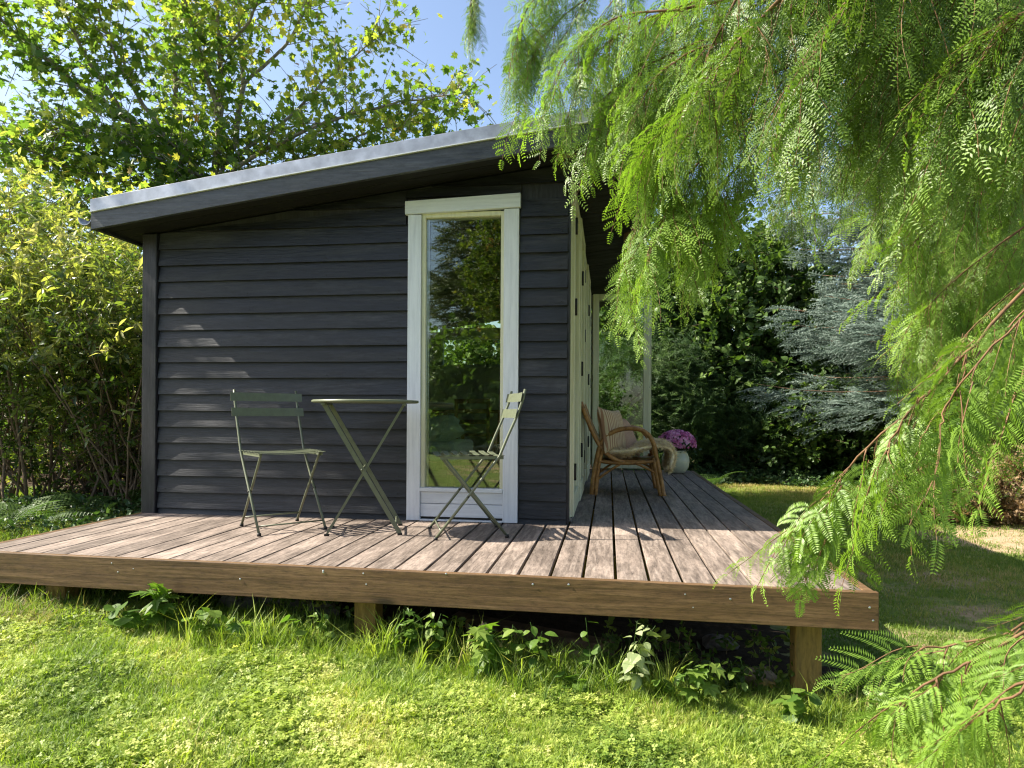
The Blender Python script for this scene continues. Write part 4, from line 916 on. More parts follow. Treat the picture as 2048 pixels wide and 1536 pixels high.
# --- blue spruce
def conifer(name, label, base, H, Rb, kindkey, nwhorl, scale, trunkmat='redbark', zstart=.6, droop=.25, dens=1.0, seed=0, tint=(.3, .9), r0=.2, side=None):
    r = random.Random(seed); o = empty(name, base, label, 'tree'); b = Vector(base)
    wobj(MB().tube([b + Vector((0, 0, -.2)), b + Vector((.03, 0, H * .5)), b + Vector((0, 0, H))], [r0, r0 * .6, .02], 14), 'trunk', M[trunkmat], o)
    pp = []; rr = []; sc_ = []; tt = []; m = MB()
    for k_ in range(nwhorl):
        z = zstart + (H - zstart) * (k_ / nwhorl) ** 1.0; rad = Rb * (1 - z / H) ** .8 * r.uniform(.8, 1.1)
        for q in range(r.randint(5, 8)):
            a_ = r.uniform(0, 6.283); L = rad * r.uniform(.7, 1.1); d = Vector((math.cos(a_), math.sin(a_), 0)); s0 = b + Vector((0, 0, z)); pts = []
            for j in range(7):
                s = j / 6; pts.append(s0 + d * L * s + Vector((0, 0, -droop * L * (s ** 1.3) + .12 * L * s ** 3)))
            m.tube(pts, [.018 * (1 - .85 * j / 6) for j in range(7)], 5)
            side_ = Vector((-d.y, d.x, 0)); n = int(L * 26 * dens)
            for j in range(n):
                s = r.uniform(.15, 1); i_ = min(5, int(s * 6)); p = pts[i_] + (pts[i_ + 1] - pts[i_]) * (s * 6 - i_)
                sg = r.choice((-1, 1)); wdt = (1 - s) * .5 * L * r.uniform(0, 1) + .02
                dd = (d * .75 + side_ * sg * .75 + Vector((0, 0, -.10 + r.gauss(0, .22)))).normalized()
                pp.append(p + dd * wdt + Vector((0, 0, -.15 * wdt - r.uniform(-.05, .26)))); rr.append(axisrot(dd, r.gauss(0, .3))); sc_.append(scale * r.uniform(.75, 1.25)); tt.append(r.uniform(*tint))
    wobj(m, 'branches', M[trunkmat], o)['kind'] = 'stuff'
    scatter('foliage', o, kindkey, pp, rr, sc_, tt)
    return o
conifer('blue_spruce', 'large silvery blue spruce with drooping branches at the right behind the lawn', (5.9, 11.2, zg(5.9, 11.2)), 9.6, 4.8, 'spruce', 30, 1.0, 'redbark', 1.75, .13, 1.5, 3, (.25, .95), .2)
# trees behind the photographer (they show as reflections in the tall window)
conifer('dark_spruce', 'tall dark spruce across the garden reflected in the tall window', (-3.15, -8.5, -.3), 9.5, 2.2, 'conifer', 26, 1.0, 'redbark', .8, .3, .8, 5, (.2, .9), .2)
bush('garden_bush', 'broad leafy bush opposite the cabin reflected in the tall window', 'shrub', 'linden', (-2.0, -6.6, .9), (3.2, 1.0, 1.7), 240, 12, 1.3, lambda p: .7, 8, seed=21, clump_r=.3)

bush('garden_tree', 'bright green leafy tree beside the dark spruce in the window reflection', 'tree', 'hedge', (-1.9, -5.2, 3.7), (1.0, .9, 1.5), 200, 16, 1.2, lambda p: .55, 5, seed=22, clump_r=.2, base=(-1.8, -5.2, -.3))
bush('hazel_bush', 'leafy bush behind the cabin seen through its small back window', 'shrub', 'linden', (-3.4, 13.0, 1.1), (2.0, .9, 1.7), 200, 14, 1.0, lambda p: .9, 8, seed=23, clump_r=.25)
# --- tree out on the left whose crown dapples the wall and the planks
tr = empty('birch_tree', (-9.6, 3.4, zg(-9, 3.4)), 'slender tree standing left of the deck beyond the photo edge', 'tree')
wobj(MB().tube([(-9.6, 3.4, -.3), (-9.5, 3.45, 3.5), (-9.3, 3.5, 7.5)], [.12, .09, .03], 10), 'trunk', M['bark'], tr)
pp = []; tt = []
for i in range(9):
    c = Vector((-7.6 + rnd.gauss(0, .8), 3.76 + rnd.gauss(0, .26), 0)); c.z = 5.0 + rnd.uniform(-1.2, 1.4)
    for j in range(22): pp.append(c + Vector((rnd.gauss(0, .17), rnd.gauss(0, .10), rnd.gauss(0, .17))))
scatter('leaves', tr, 'maple', pp, yawrot(len(pp), .8), [rnd.uniform(.5, .9) for _ in pp], [.4] * len(pp))
lm_ = MB()
for q in range(9): lm_.tube([(-9.4, 3.45, 3.4 + q * .35), (-8.6 + rnd.gauss(0, .2), 3.7, 4.2 + q * .25), (-7.2 + rnd.gauss(0, .4), 4.0 + rnd.gauss(0, .25), 4.2 + q * .25)], [.03, .02, .006], 5)
wobj(lm_, 'branches', M['bark'], tr)['kind'] = 'stuff'

# ================================================================== DAWN REDWOOD in the foreground
rw = empty('dawn_redwood', (3.6, 1.4, -.55), 'dawn redwood whose feathery bright green boughs hang in from the upper right', 'tree')
wobj(MB().tube([(3.6, 1.4, -.7), (3.55, 1.45, 1.5), (3.5, 1.5, 4), (3.4, 1.5, 7)], [.24, .20, .15, .08], 14), 'trunk', M['redbark'], rw)
NTW = 0
def bough(pts, nside, side_len, twigs, r0=.012, spread=1.0, tint=.5, real=False, tscale=1.0, down=.8, hang=1.0, t0=0.0):
    """pts: (u, v, distance) down the bough; side branches carry hanging twigs"""
    global NTW
    m = MB(); wp = [at(*p) for p in pts]; out = limb(m, wp, r0 * .8, .0018, 6, .002); L = len(out); pp = []; rr = []; ss_ = []; tt = []
    def put(p, d, s, tn):
        pp.append(p); rr.append(axisrot(d, rnd.uniform(-1.2, 1.2))); ss_.append(s); tt.append(cl(tn))
    for k_ in range(nside):
        s = t0 + (1 - t0) * (k_ + rnd.random()) / nside; i_ = min(L - 2, int(s * (L - 1))); p = out[i_] + (out[i_ + 1] - out[i_]) * (s * (L - 1) - i_); tg = (out[i_ + 1] - out[i_]).normalized()
        hz_ = Vector((rnd.gauss(0, 1), rnd.gauss(0, 1), 0)) * spread; d = (tg * .7 + hz_ * .8 + Vector((0, 0, -down * rnd.uniform(.5, 1.3)))).normalized(); ln = side_len * rnd.uniform(.5, 1.2) * (1 - .35 * s)
        sp_ = [p, p + d * ln * .5, p + d * ln + Vector((0, 0, -.22 * ln * hang))]; m.tube(sp_, [.0026, .002, .0012], 4)
        for q in range(twigs):
            z = rnd.uniform(.1, 1); b = sp_[0].lerp(sp_[1], z * 2) if z < .5 else sp_[1].lerp(sp_[2], z * 2 - 1)
            td = (d * .45 + Vector((rnd.gauss(0, .38), rnd.gauss(0, .38), -hang * rnd.uniform(.55, 1.25)))).normalized(); put(b, td, tscale * rnd.uniform(.7, 1.15) * (1 - .2 * s), tint + rnd.gauss(0, .26))
        put(sp_[2], (sp_[2] - sp_[1]).normalized(), tscale * rnd.uniform(.8, 1.1) * (1 - .3 * s), tint + .15)
    put(out[-1], (out[-1] - out[-3]).normalized(), tscale, tint + .2)
    # twigs straight on the bough
    for k_ in range(int(nside * 1.5)):
        s = t0 + (1 - t0) * rnd.random(); i_ = min(L - 2, int(s * (L - 1))); td = ((out[i_ + 1] - out[i_]).normalized() * .7 + Vector((rnd.gauss(0, .35), rnd.gauss(0, .35), -.7 * hang * rnd.random()))).normalized(); put(out[i_], td, tscale * rnd.uniform(.6, 1), tint + rnd.gauss(0, .26))
    bo = wobj(m, 'bough', M['twigbrown'], rw)
    if real:
        for p, e, s, tn in zip(pp, rr, ss_, tt):
            k_ = rnd.randint(0, 4); o = bpy.data.objects.new('twig', RW[k_]); link(o, bo); o.location = p; o.rotation_euler = e; o.scale = (s, s, s); o['tint'] = tn; NTW += 1
            # bough geometry is in world metres with its own offset cancelled, so is the twig
    else: scatter('twigs', bo, 'redwood', pp, rr, ss_, tt)
    return bo
# mass A: top centre, over the roof corner
for pts in ([(1500, -60, 3.3), (1330, -40, 3.4), (1190, -10, 3.5), (1090, 70, 3.55), (1050, 170, 3.6)],
            [(1560, -40, 3.2), (1400, 0, 3.25), (1270, 50, 3.3), (1180, 120, 3.35), (1145, 200, 3.4)],
            [(1500, 60, 3.1), (1380, 90, 3.1), (1280, 140, 3.15), (1215, 190, 3.2), (1190, 250, 3.2)],
            [(1480, -80, 3.4), (1300, -80, 3.5), (1150, -60, 3.5), (1060, 10, 3.5), (1030, 90, 3.5)],
            [(1560, 40, 2.9), (1460, 80, 2.9), (1370, 110, 2.95), (1300, 170, 3.0), (1270, 240, 3.0)],
            [(1600, -20, 3.2), (1480, 20, 3.2), (1370, 60, 3.2), (1290, 110, 3.2), (1240, 190, 3.2)],
            [(1460, 0, 3.0), (1350, 20, 3.0), (1250, 30, 3.1), (1160, 80, 3.2), (1110, 160, 3.2)]):
    bough(pts, 14, .22, 2, tint=.68, tscale=1.25, hang=1.3, r0=.010, t0=.05, spread=.7)
bough([(1240, -140, 3.6), (1050, -140, 3.6), (970, -90, 3.6), (945, -20, 3.6), (940, 30, 3.6)], 6, .10, 2, tint=.4, tscale=.8, hang=2.0, t0=.6, spread=.4)
# mass B: hanging before the door end
for pts in ([(1640, 100, 2.9), (1500, 170, 2.9), (1400, 240, 2.9), (1320, 320, 2.95), (1278, 430, 3.0), (1258, 540, 3.0)],
            [(1620, 200, 2.8), (1500, 240, 2.8), (1410, 310, 2.85), (1345, 400, 2.9), (1300, 500, 2.9)],
            [(1640, 220, 3.0), (1540, 280, 3.0), (1460, 350, 3.0), (1410, 420, 3.0), (1385, 500, 3.0)],
            [(1500, 130, 2.7), (1390, 200, 2.75), (1325, 260, 2.8), (1295, 320, 2.9)]):
    bough(pts, 13, .20, 2, tint=.76, tscale=1.2, hang=1.3, t0=.1, spread=.7)
# mass C: tangle at the top right, canopy shade put into its dark tint
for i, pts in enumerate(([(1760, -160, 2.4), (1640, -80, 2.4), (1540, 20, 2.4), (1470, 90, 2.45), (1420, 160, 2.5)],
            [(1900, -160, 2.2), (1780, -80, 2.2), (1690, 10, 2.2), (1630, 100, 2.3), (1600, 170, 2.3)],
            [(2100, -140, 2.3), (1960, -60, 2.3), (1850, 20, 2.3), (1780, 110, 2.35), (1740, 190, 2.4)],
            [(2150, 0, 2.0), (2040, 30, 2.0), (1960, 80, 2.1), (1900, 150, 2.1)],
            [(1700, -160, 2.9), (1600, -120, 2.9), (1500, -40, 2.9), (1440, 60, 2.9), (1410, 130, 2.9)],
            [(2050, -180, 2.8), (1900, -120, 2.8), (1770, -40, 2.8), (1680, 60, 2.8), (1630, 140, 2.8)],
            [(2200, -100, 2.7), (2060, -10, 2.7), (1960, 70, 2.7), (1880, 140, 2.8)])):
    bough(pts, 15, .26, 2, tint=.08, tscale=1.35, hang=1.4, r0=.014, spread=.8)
for i, pts in enumerate(([(2150, -700, 2.4), (1900, -560, 2.5), (1650, -420, 2.6), (1400, -320, 2.8)], [(2200, -500, 2.2), (1950, -400, 2.2), (1700, -300, 2.3), (1500, -200, 2.5)],
            [(2300, -300, 2.0), (2100, -260, 2.0), (1900, -220, 2.1), (1700, -160, 2.3)])):
    bough(pts, 22, .40, 4, tint=.3, tscale=1.0, hang=1.0)
# mass D: curtain at the right, sunlight put into its bright tint
for i, pts in enumerate(([(2250, 100, 4.97), (2080, 180, 4.97), (1960, 250, 4.97), (1860, 320, 4.97), (1800, 380, 4.97)],
            [(2250, 200, 4.69), (2100, 290, 4.69), (1990, 360, 4.69), (1890, 430, 4.69), (1810, 500, 4.83)],
            [(2250, 340, 4.42), (2120, 410, 4.42), (2010, 480, 4.42), (1910, 560, 4.55), (1850, 620, 4.55)],
            [(2250, 460, 4.14), (2130, 520, 4.14), (2030, 580, 4.28), (1950, 650, 4.28), (1900, 710, 4.28)],
            [(2250, 280, 5.66), (2100, 320, 5.66), (1990, 350, 5.66), (1880, 410, 5.66), (1790, 470, 5.66)],
            [(2300, 580, 4.55), (2170, 620, 4.55), (2070, 680, 4.69), (2000, 750, 4.69)])):
    bough(pts, 16, .36, 2, tint=.86, tscale=1.6, hang=1.8, t0=.05, spread=.8)
# the rest of the crown behind: many smaller boughs fill the upper right
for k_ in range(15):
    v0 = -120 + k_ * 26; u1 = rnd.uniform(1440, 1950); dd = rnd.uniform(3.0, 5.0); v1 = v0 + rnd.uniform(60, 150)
    bough([(u1 + 420, v0 - 60, dd), (u1 + 260, v0 - 20, dd), (u1 + 110, v0 + 50, dd), (u1, v1, dd)], 12, .32, 2, tint=.15, tscale=1.6, hang=1.4, spread=.8, r0=.009)  # low tint paints the same canopy shade as mass C
for k_ in range(15):
    v0 = 110 + k_ * 36; u1 = rnd.uniform(1745, 1980) + max(0, v0 - 330) * .3; dd = rnd.uniform(4.8, 6.0)
    bough([(u1 + 420, v0 - 60, dd), (u1 + 260, v0, dd), (u1 + 110, v0 + 60, dd), (u1, v0 + 130, dd)], 15, .40, 2, tint=.9, tscale=1.75, hang=1.8, spread=.8, r0=.008)  # high tint paints these boughs sunlit, like mass D
# bough E: sweeps down to the corner of the deck
bough([(2330, 330, 1.5), (2180, 470, 1.5), (2040, 590, 1.5), (1930, 710, 1.5), (1840, 800, 1.55), (1740, 890, 1.6), (1660, 980, 1.7), (1585, 1065, 1.8)], 15, .05, 1, r0=.006, tint=.5, tscale=1.15, hang=1.3, real=True, spread=.5, down=.9, t0=.35)
bough([(1960, 700, 1.5), (1900, 790, 1.5), (1850, 860, 1.5), (1835, 920, 1.5)], 3, .04, 0, r0=.003, tint=.7, tscale=1.15, hang=1.3, real=True, spread=.4)
bough([(2060, 620, 1.35), (1960, 720, 1.35), (1900, 800, 1.4), (1880, 850, 1.4)], 3, .04, 0, r0=.003, tint=.5, tscale=1.1, hang=1.3, real=True, spread=.4)
bough([(2200, 560, 1.3), (2110, 640, 1.3), (2060, 720, 1.3), (2030, 790, 1.3)], 4, .06, 0, r0=.004, tint=.4, tscale=1.15, hang=1.3, real=True, spread=.5)
bough([(2250, 430, 1.7), (2150, 540, 1.7), (2060, 610, 1.7), (1980, 690, 1.7), (1930, 740, 1.7)], 5, .06, 0, r0=.004, tint=.4, tscale=1.15, hang=1.3, real=True, spread=.5)
bough([(1840, 800, 1.55), (1780, 880, 1.55), (1755, 940, 1.55)], 3, .04, 0, r0=.003, tint=.75, tscale=1.1, hang=1.4, real=True, spread=.3)
# bough F: bottom right corner
bough([(2330, 1080, 1.05), (2180, 1170, 1.05), (2050, 1260, 1.05), (1930, 1330, 1.08), (1850, 1370, 1.1), (1790, 1410, 1.12)], 6, .03, 0, r0=.004, tint=.62, tscale=.86, hang=.9, real=True, spread=.6, down=.6, t0=.25)
bough([(2200, 1290, .95), (2100, 1330, .95), (2020, 1390, .95), (1960, 1430, .98)], 3, .03, 0, r0=.003, tint=.6, tscale=.8, hang=.9, real=True, spread=.6, down=.6)
bough([(2080, 1230, 1.1), (2000, 1270, 1.1), (1900, 1290, 1.15), (1840, 1300, 1.15)], 3, .03, 0, r0=.0025, tint=.7, tscale=.8, hang=.6, real=True, spread=.4, down=.4)

# ================================================================== GRASS
pp = []; tt = []; ss_ = []
def tn(x, y): return cl(.5 + .25 * math.sin(x * 3.1 + 1) * math.cos(y * 4.3) + .18 * math.sin(x * 9 + y * 7) + rnd.gauss(0, .14))
for i in range(10500):
    x_ = rnd.uniform(-3.6, 2.6); yy = rnd.uniform(1.75, 3.1) - .03 * x_; pp.append((x_, yy, zg(x_, yy))); tt.append(tn(x_, yy)); ss_.append(rnd.uniform(.45, 1.0) * (1 + .45 * math.sin(x_ * 7.3 + math.sin(yy * 9)) * math.cos(yy * 8.1 + x_ * 2)))
for i in range(0): pass
sc1 = scatter('clover', None, 'clover', pp, yawrot(len(pp), .12), ss_, tt, 'bright clover and small weeds carpeting the lawn in front of the deck')
pp = []; tt = []; ss_ = []
for i in range(13500):
    x_ = rnd.uniform(-3.8, 2.8); yy = rnd.uniform(1.7, 3.3) - .03 * x_; pp.append((x_, yy, zg(x_, yy))); tt.append(cl(tn(x_, yy) - .08)); ss_.append(rnd.uniform(.55, 1.15) * (1 + .35 * math.sin(x_ * 5.1 + 2) * math.cos(yy * 6.3)))
scatter('grass', None, 'grass', pp, yawrot(len(pp), .15), ss_, tt, 'short bright green grass in the foreground lawn')
pp = []; tt = []; ss_ = []
for i in range(2700):
    x_ = rnd.uniform(-3.4, 1.35); yy = 2.90 - .02 * x_ + rnd.gauss(.0, .12)
    if x_ < -2.35 and yy < 3.1 and rnd.random() < .85: continue
    k_ = .6 + .45 * math.sin(x_ * 2.3 + 2) ** 2
    pp.append((x_, yy, zg(x_, yy))); tt.append(cl(rnd.gauss(.35, .16))); ss_.append(rnd.uniform(.45, 1.1) * k_)
scatter('long_grass', None, 'tall', pp, yawrot(len(pp), .2), ss_, tt, 'longer uncut grass along the front edge of the deck')
pp = []; ss_ = []; tt = []
for i in range(620):
    x_ = rnd.uniform(-2.5, 1.2); yy = 3.02 - .02 * x_ + abs(rnd.gauss(0, .16)); k_ = max(0, math.sin(x_ * 3.7) + .6 * math.sin(x_ * 8.3 + 1) + .3)
    if rnd.random() > .25 + .5 * k_: continue
    pp.append((x_, yy, zg(x_, yy) + rnd.uniform(0, .16 * (.4 + k_)))); ss_.append(rnd.uniform(.4, .8)); tt.append(cl(rnd.gauss(.45, .2)))
scatter('undergrowth', None, 'hedge', pp, yawrot(len(pp), .9), ss_, tt, 'tangled small leaved undergrowth in the gap beneath the deck')
pp = []; ss_ = []
for i in range(50):
    x_ = rnd.uniform(-2.2, 1.3); yy = 2.9 + rnd.gauss(0, .06); pp.append((x_, yy, zg(x_, yy))); ss_.append(rnd.uniform(1.1, 1.75))
scatter('wild_grass', None, 'tall', pp, yawrot(len(pp), .25), ss_, [cl(rnd.gauss(.5, .25)) for _ in pp], 'a few tall straggly grass stems rising to the deck beam')
pp = []; ss_ = []
for i in range(260):
    x_ = rnd.gauss(-2.7, .35); yy = rnd.gauss(2.86, .13); pp.append((x_, yy, zg(x_, yy))); ss_.append(rnd.uniform(.3, .65))
scatter('dry_grass', None, 'straw', pp, yawrot(len(pp), .3), ss_, [rnd.random() for _ in pp], 'straw coloured dry grass round the left end of the deck')
pp = []; tt = []; ss_ = []
for i in range(26000):
    x_ = rnd.uniform(1.0, 7.5); yy = 2.2 + 10.6 * rnd.random() ** 1.15
    if x_ < 1.15 and yy > 2.9: continue
    if math.sin(x_ * 1.7 + .5) * math.cos(yy * 1.3) + rnd.gauss(0, .5) < -.8 and yy > 4: continue
    if ((x_ - 4.9) / 1.7) ** 2 + ((yy - 7.6) / 1.0) ** 2 < 1 and rnd.random() < .75: continue
    pp.append((x_, yy, zg(x_, yy))); tt.append(cl(.38 + .28 * math.sin(x_ * 1.1 + yy * .9) + rnd.gauss(0, .15) + (.12 if yy > 7.5 else 0))); ss_.append(rnd.uniform(.6, 1.1) * (1 + max(0, yy - 5) * .07))
scatter('lawn_grass', None, 'lawn', pp, yawrot(len(pp), .12), ss_, tt, 'thin mown lawn with dry patches right of the deck')
pp = []; tt = []
for i in range(5000):
    x_ = rnd.uniform(-7.5, -3.25); yy = rnd.uniform(1.8, 6.6); pp.append((x_, yy, zg(x_, yy))); tt.append(cl(rnd.gauss(.35, .2)))
scatter('side_grass', None, 'grass', pp, yawrot(len(pp), .15), [rnd.uniform(.7, 1.3) for _ in pp], tt, 'grass between the left side of the deck and the hedge')
pp = [(rnd.uniform(-5.6, -3.25), rnd.uniform(4.4, 6.2), 0) for _ in range(900)]; pp = [(a_, b_, zg(a_, b_) + rnd.uniform(0, .10)) for a_, b_, c_ in pp]
scatter('ground_cover', None, 'ivy', pp, yawrot(len(pp), .5), [rnd.uniform(.35, .75) for _ in pp], [cl(rnd.gauss(.5, .25)) for _ in pp], 'low green ground cover under the hedge left of the cabin')

# ================================================================== FERNS
def frond_mesh(name, L, seed):
    r = random.Random(seed); vs = []; fs = []; n = 18
    for i in range(n):
        s = (i + 1) / n; c = Vector((L * s, 0, L * (.55 * s - .62 * s * s))); wl = L * .28 * math.sin(math.pi * min(1, .12 + .86 * s)) ** .8
        for sg in (1, -1):
            for k_ in range(5):
                q = (k_ + .2) / 5; b = c + Vector((.18, sg * 1, -.12 * q)) * wl * q; ww = wl * .11 * (1 - q * .55); a_ = len(vs)
                vs += [tuple(b + Vector((-ww, 0, 0))), tuple(b + Vector((0, sg * wl * .2, -.004))), tuple(b + Vector((ww * 1.1, sg * wl * .05, 0)))]; fs.append((a_, a_ + 1, a_ + 2))
    st = MB().tube([(0, 0, -.02)] + [(L * s, 0, L * (.55 * s - .62 * s * s)) for s in (.25, .5, .75, 1)], [.003, .0025, .002, .0015, .0008], 4); a_ = len(vs); vs += [tuple(v) for v in st.v]; fs += [tuple(q + a_ for q in f) for f in st.f]
    me = bpy.data.meshes.new(name); me.from_pydata(vs, [], fs); me.materials.append(M['fern']); return me
FR = [frond_mesh('fern_frond_a', .55, 1), frond_mesh('fern_frond_b', .42, 2)]
def fern(p, n, s, label, tint):
    o = empty('fern', p, label, 'fern', 'ferns under the trees and bushes')
    for i in range(n):
        f = bpy.data.objects.new('frond', FR[i % 2]); link(f, o); f.rotation_euler = (rnd.gauss(0, .15), -rnd.uniform(.1, .7), i * 6.283 / n + rnd.gauss(0, .2)); k_ = s * rnd.uniform(.8, 1.15); f.scale = (k_, k_, k_); f['tint'] = cl(tint + rnd.gauss(0, .1))
def gp(u, v):
    p = onz(u, v, -.22)
    for _ in range(4): p = onz(u, v, zg(p.x, p.y))
    return (p.x, p.y, zg(p.x, p.y))
fern(gp(85, 1050), 6, .9, 'bright green fern at the lower left beside the deck', .8)
fern(gp(15, 1065), 5, .85, 'fern cut by the left edge of the photo', .6)
fern(gp(180, 1030), 6, .95, 'darker fern right of the bright one below the hedge', .4)
fern(gp(245, 1022), 5, .7, 'small fern nearest the cabin corner on the left', .3)
fern((1.15, 9.6, zg(1.15, 9.6)), 9, 1.1, 'fern behind the chrysanthemum pot at the end of the deck', .5)
fern((1.75, 12.1, zg(1.75, 12.1)), 8, 1.1, 'shaded fern between the pot and the ivy behind it', .3)

# ================================================================== WEEDS along the deck edge
WL = {'oval': leafmesh('weed_leaf_oval', [(0, 0), (.006, .010), (.018, .017), (.032, .014), (.046, 0)], M['weed'], .2, .5),
      'pale': leafmesh('weed_leaf_pale', [(0, 0), (.006, .011), (.018, .018), (.032, .013), (.046, 0)], M['palemint'], .2, .5),
      'round': leafmesh('weed_leaf_round', [(0, 0), (.002, .018), (.016, .027), (.032, .024), (.044, .012), (.048, 0)], M['weed'], .1, .3),
      'maple': maple_mesh('weed_leaf_lobed', M['weed'], .07, 9)}
def weed(u, v, yy, h, n, leaf, s, label, tint=.5, lean=0.0, nst=1):
    nst += 1
    p = ony(u, v, yy); b = Vector((p.x, yy, zg(p.x, yy))); o = empty('weed', b, label, 'plant', 'weeds growing out from under the deck')
    for k_ in range(nst):
        ld = Vector((lean + rnd.gauss(0, .16), -rnd.uniform(0.02, .25), 1)).normalized(); hh = 1.25 * h * rnd.uniform(.75, 1.05)
        pts = [ld * hh * q + Vector((.02 * math.sin(q * 4 + k_), -.05 * q * q, -.05 * hh * q * q)) for q in (0, .33, .66, 1)]
        MB().tube(pts, [.0022, .002, .0016, .001], 5).obj('stem', M['weed'], o)
        for i in range(n):
            q = .2 + .8 * (i + .5) / n; ii = min(2, int(q * 3)); c = pts[ii].lerp(pts[ii + 1], q * 3 - ii); a_ = i * 2.4 + k_
            f = bpy.data.objects.new('leaf', WL[leaf]); link(f, o); f.location = c + Vector((math.cos(a_), math.sin(a_), 0)) * .012
            f.rotation_euler = (rnd.gauss(0, .3), rnd.uniform(-.3, .7), a_ + rnd.gauss(0, .3)); q2 = 1.2 * s * rnd.uniform(.7, 1.2) * (1.1 - .35 * q); f.scale = (q2, q2, q2); f['tint'] = cl(tint + rnd.gauss(0, .15))
WD = [(1250, 1330, 2.86, .30, 9, 'pale', 1.2, 'pale variegated leafy weed reaching up before the dark gap under the deck', .6, .1, 3),
      (1085, 1300, 2.88, .30, 8, 'oval', 1.25, 'bushy weed with broad bright leaves touching the underside of the beam', .8, -.1, 2),
      (1180, 1310, 2.95, .26, 6, 'round', .9, 'thin weed with small round leaves between the two bushiest weeds', .5, -.2, 1),
      (1385, 1375, 2.85, .20, 6, 'maple', 1.1, 'lobed leaf seedling between the pale weed and the right post', .8, 0, 2),
      (1475, 1350, 2.95, .20, 7, 'oval', .9, 'slender upright weed with narrow bright leaves under the right part of the deck', .9, 0, 1),
      (1330, 1400, 2.85, .12, 5, 'round', .8, 'low round leaved weed in front of the pale variegated one', .4, 0, 2),
      (1575, 1400, 2.82, .14, 6, 'round', 1.0, 'low weed clump at the foot of the right deck post', .5, .1, 3),
      (980, 1320, 2.86, .22, 6, 'maple', 1.3, 'lobed weed with a drooping bright leaf near the middle of the deck edge', .6, 0, 2),
      (1010, 1300, 2.92, .24, 5, 'round', 1.0, 'round leaved weed beside a small orange leaf under the beam', .4, 0, 2),
      (870, 1290, 2.93, .26, 8, 'oval', .9, 'climbing weed right of the middle post', .6, .1, 3),
      (800, 1300, 2.92, .22, 6, 'maple', .9, 'lobed weed leaning against the middle post', .4, .2, 2),
      (660, 1270, 2.95, .20, 8, 'oval', .75, 'fine leaved sprig hanging just left of the middle post', .8, 0, 2),
      (600, 1290, 2.9, .16, 5, 'round', .9, 'single low weed among the long grass left of the middle post', .4, 0, 1),
      (430, 1260, 2.88, .18, 6, 'round', 1.1, 'round leaved weed before the reddish log', .5, 0, 2),
      (330, 1250, 2.92, .22, 6, 'maple', 1.5, 'big leaved weed in front of the tilted timber', .5, .1, 2),
      (255, 1290, 2.86, .14, 5, 'round', 1.4, 'low broad leaved weed left of the tilted timber', .35, 0, 2),
      (490, 1290, 2.86, .14, 5, 'maple', 1.0, 'small lobed seedling in the grass below the grey stones', .6, 0, 1)]
for d in WD: weed(*d)
weed(1150, 1400, 2.8, .10, 4, 'round', 1.0, 'small dark green weed on the lawn edge below the brick', .2, 0, 2)
# sapling at the right behind the lower bough
o_ = gp(1960, 1330); weed(1905, 1330, 2.9, .3, 8, 'oval', .8, 'thin sapling on the shaded lawn right of the deck post', .5, .2, 2)

# ================================================================== THINGS UNDER THE DECK
def rock(name, u, v, yy, sx, sy, sz, mat, label, cat, seed):
    r = random.Random(seed); p = ony(u, v, yy); vs = []; n = 10; m = 7
    for i in range(m + 1):
        for j in range(n):
            th = math.pi * i / m; ph = 2 * math.pi * j / n; k_ = 1 + .22 * math.sin(ph * 2 + seed) * math.sin(th * 3 + seed) + r.uniform(-.10, .10)
            vs.append((sx * k_ * math.sin(th) * math.cos(ph), sy * k_ * math.sin(th) * math.sin(ph), sz * k_ * math.cos(th)))
    fs = [(i * n + j, (i + 1) * n + j, (i + 1) * n + (j + 1) % n, i * n + (j + 1) % n) for i in range(m) for j in range(n)]
    o = MB().add(vs, fs, False).obj(name, M[mat], None); o.location = (p.x, yy, min(max(p.z, zg(p.x, yy) + sz * .5), zg(p.x, yy) + sz * 1.4)); tag(o, label, cat); return o
rock('stone', 485, 1212, 3.35, .13, .10, .075, 'stone', 'grey angular stone under the deck left of the round one', 'stone', 1)
rock('stone', 568, 1222, 3.4, .16, .12, .085, 'stone', 'large rounded grey stone under the deck', 'stone', 2)
rock('stone', 640, 1240, 3.3, .10, .09, .06, 'stone', 'small grey stone just left of the middle post', 'stone', 3)
rock('stone', 1440, 1360, 3.7, .10, .08, .04, 'stone', 'dark stone in the shade behind the slender weed', 'stone', 4)
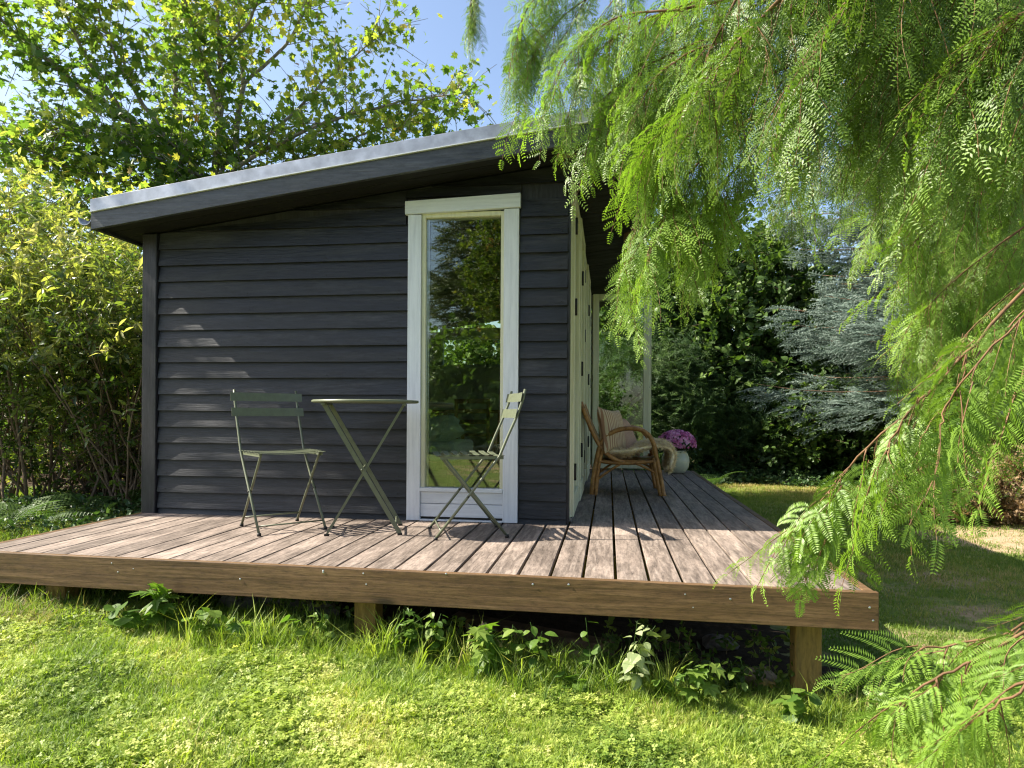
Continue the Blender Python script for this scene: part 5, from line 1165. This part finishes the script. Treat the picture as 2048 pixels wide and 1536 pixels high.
lg = MB(); a_ = ony(352, 1232, 3.3); b_ = ony(435, 1222, 3.6); lg.tube([a_, (a_ + b_) / 2, b_], [.075, .08, .075], 14)
tag(lg.obj('log', M['log']), 'reddish brown round log lying under the left part of the deck', 'log')
def timber(name, a, b, w_, t_, mat, label, cat='timber'):
    a = Vector(a); b = Vector(b); d = (b - a).normalized(); s = d.cross(Vector((0, 0, 1))).normalized() * w_ / 2; u_ = s.cross(d).normalized() * t_ / 2
    o = MB().bar(a, b, s, u_).obj(name, M[mat], None, .003); tag(o, label, cat)
timber('timber', ony(240, 1205, 3.25), ony(330, 1195, 4.1), .12, .045, 'log', 'tilted grey timber offcut under the left part of the deck')
timber('timber', ony(262, 1235, 3.22), ony(340, 1225, 4.0), .11, .045, 'log', 'timber offcut lying below the tilted one')
timber('timber', ony(850, 1228, 3.8), ony(1220, 1300, 3.25), .10, .07, 'log', 'long dark beam lying on the soil under the middle of the deck')
timber('timber', ony(1060, 1262, 3.5), ony(1215, 1318, 3.2), .09, .05, 'log', 'short timber resting beside the long dark beam')
def block(u, v, yy, sx, sy, sz, rot, mat, label, cat):
    p = ony(u, v, yy); o = MB().box(-sx, sx, -sy, sy, -sz, sz).obj(cat.replace(' ', '_'), M[mat], None, .006); o.location = (p.x, yy, zg(p.x, yy) + sz * .9); o.rotation_euler = rot; tag(o, label, cat)
block(1150, 1326, 3.12, .11, .06, .035, (.1, .05, .15), 'brick', 'pale brick in the grass in front of the short timber', 'brick')
block(1522, 1342, 3.22, .065, .05, .03, (.25, .1, .5), 'brick', 'tilted tan brick beside the right deck post', 'brick')
block(255, 1190, 3.6, .14, .10, .03, (.1, .35, .3), 'concrete', 'grey concrete slab leaning under the left end of the deck', 'concrete slab')
lf = bpy.data.objects.new('fallen_leaf', maple_mesh('fallen_leaf', M['pink'], .05, 4)); link(lf); lf.location = ony(960, 1255, 2.9); lf.rotation_euler = (1.2, .2, .5); tag(lf, 'small orange leaf caught on a stem under the beam', 'leaf')
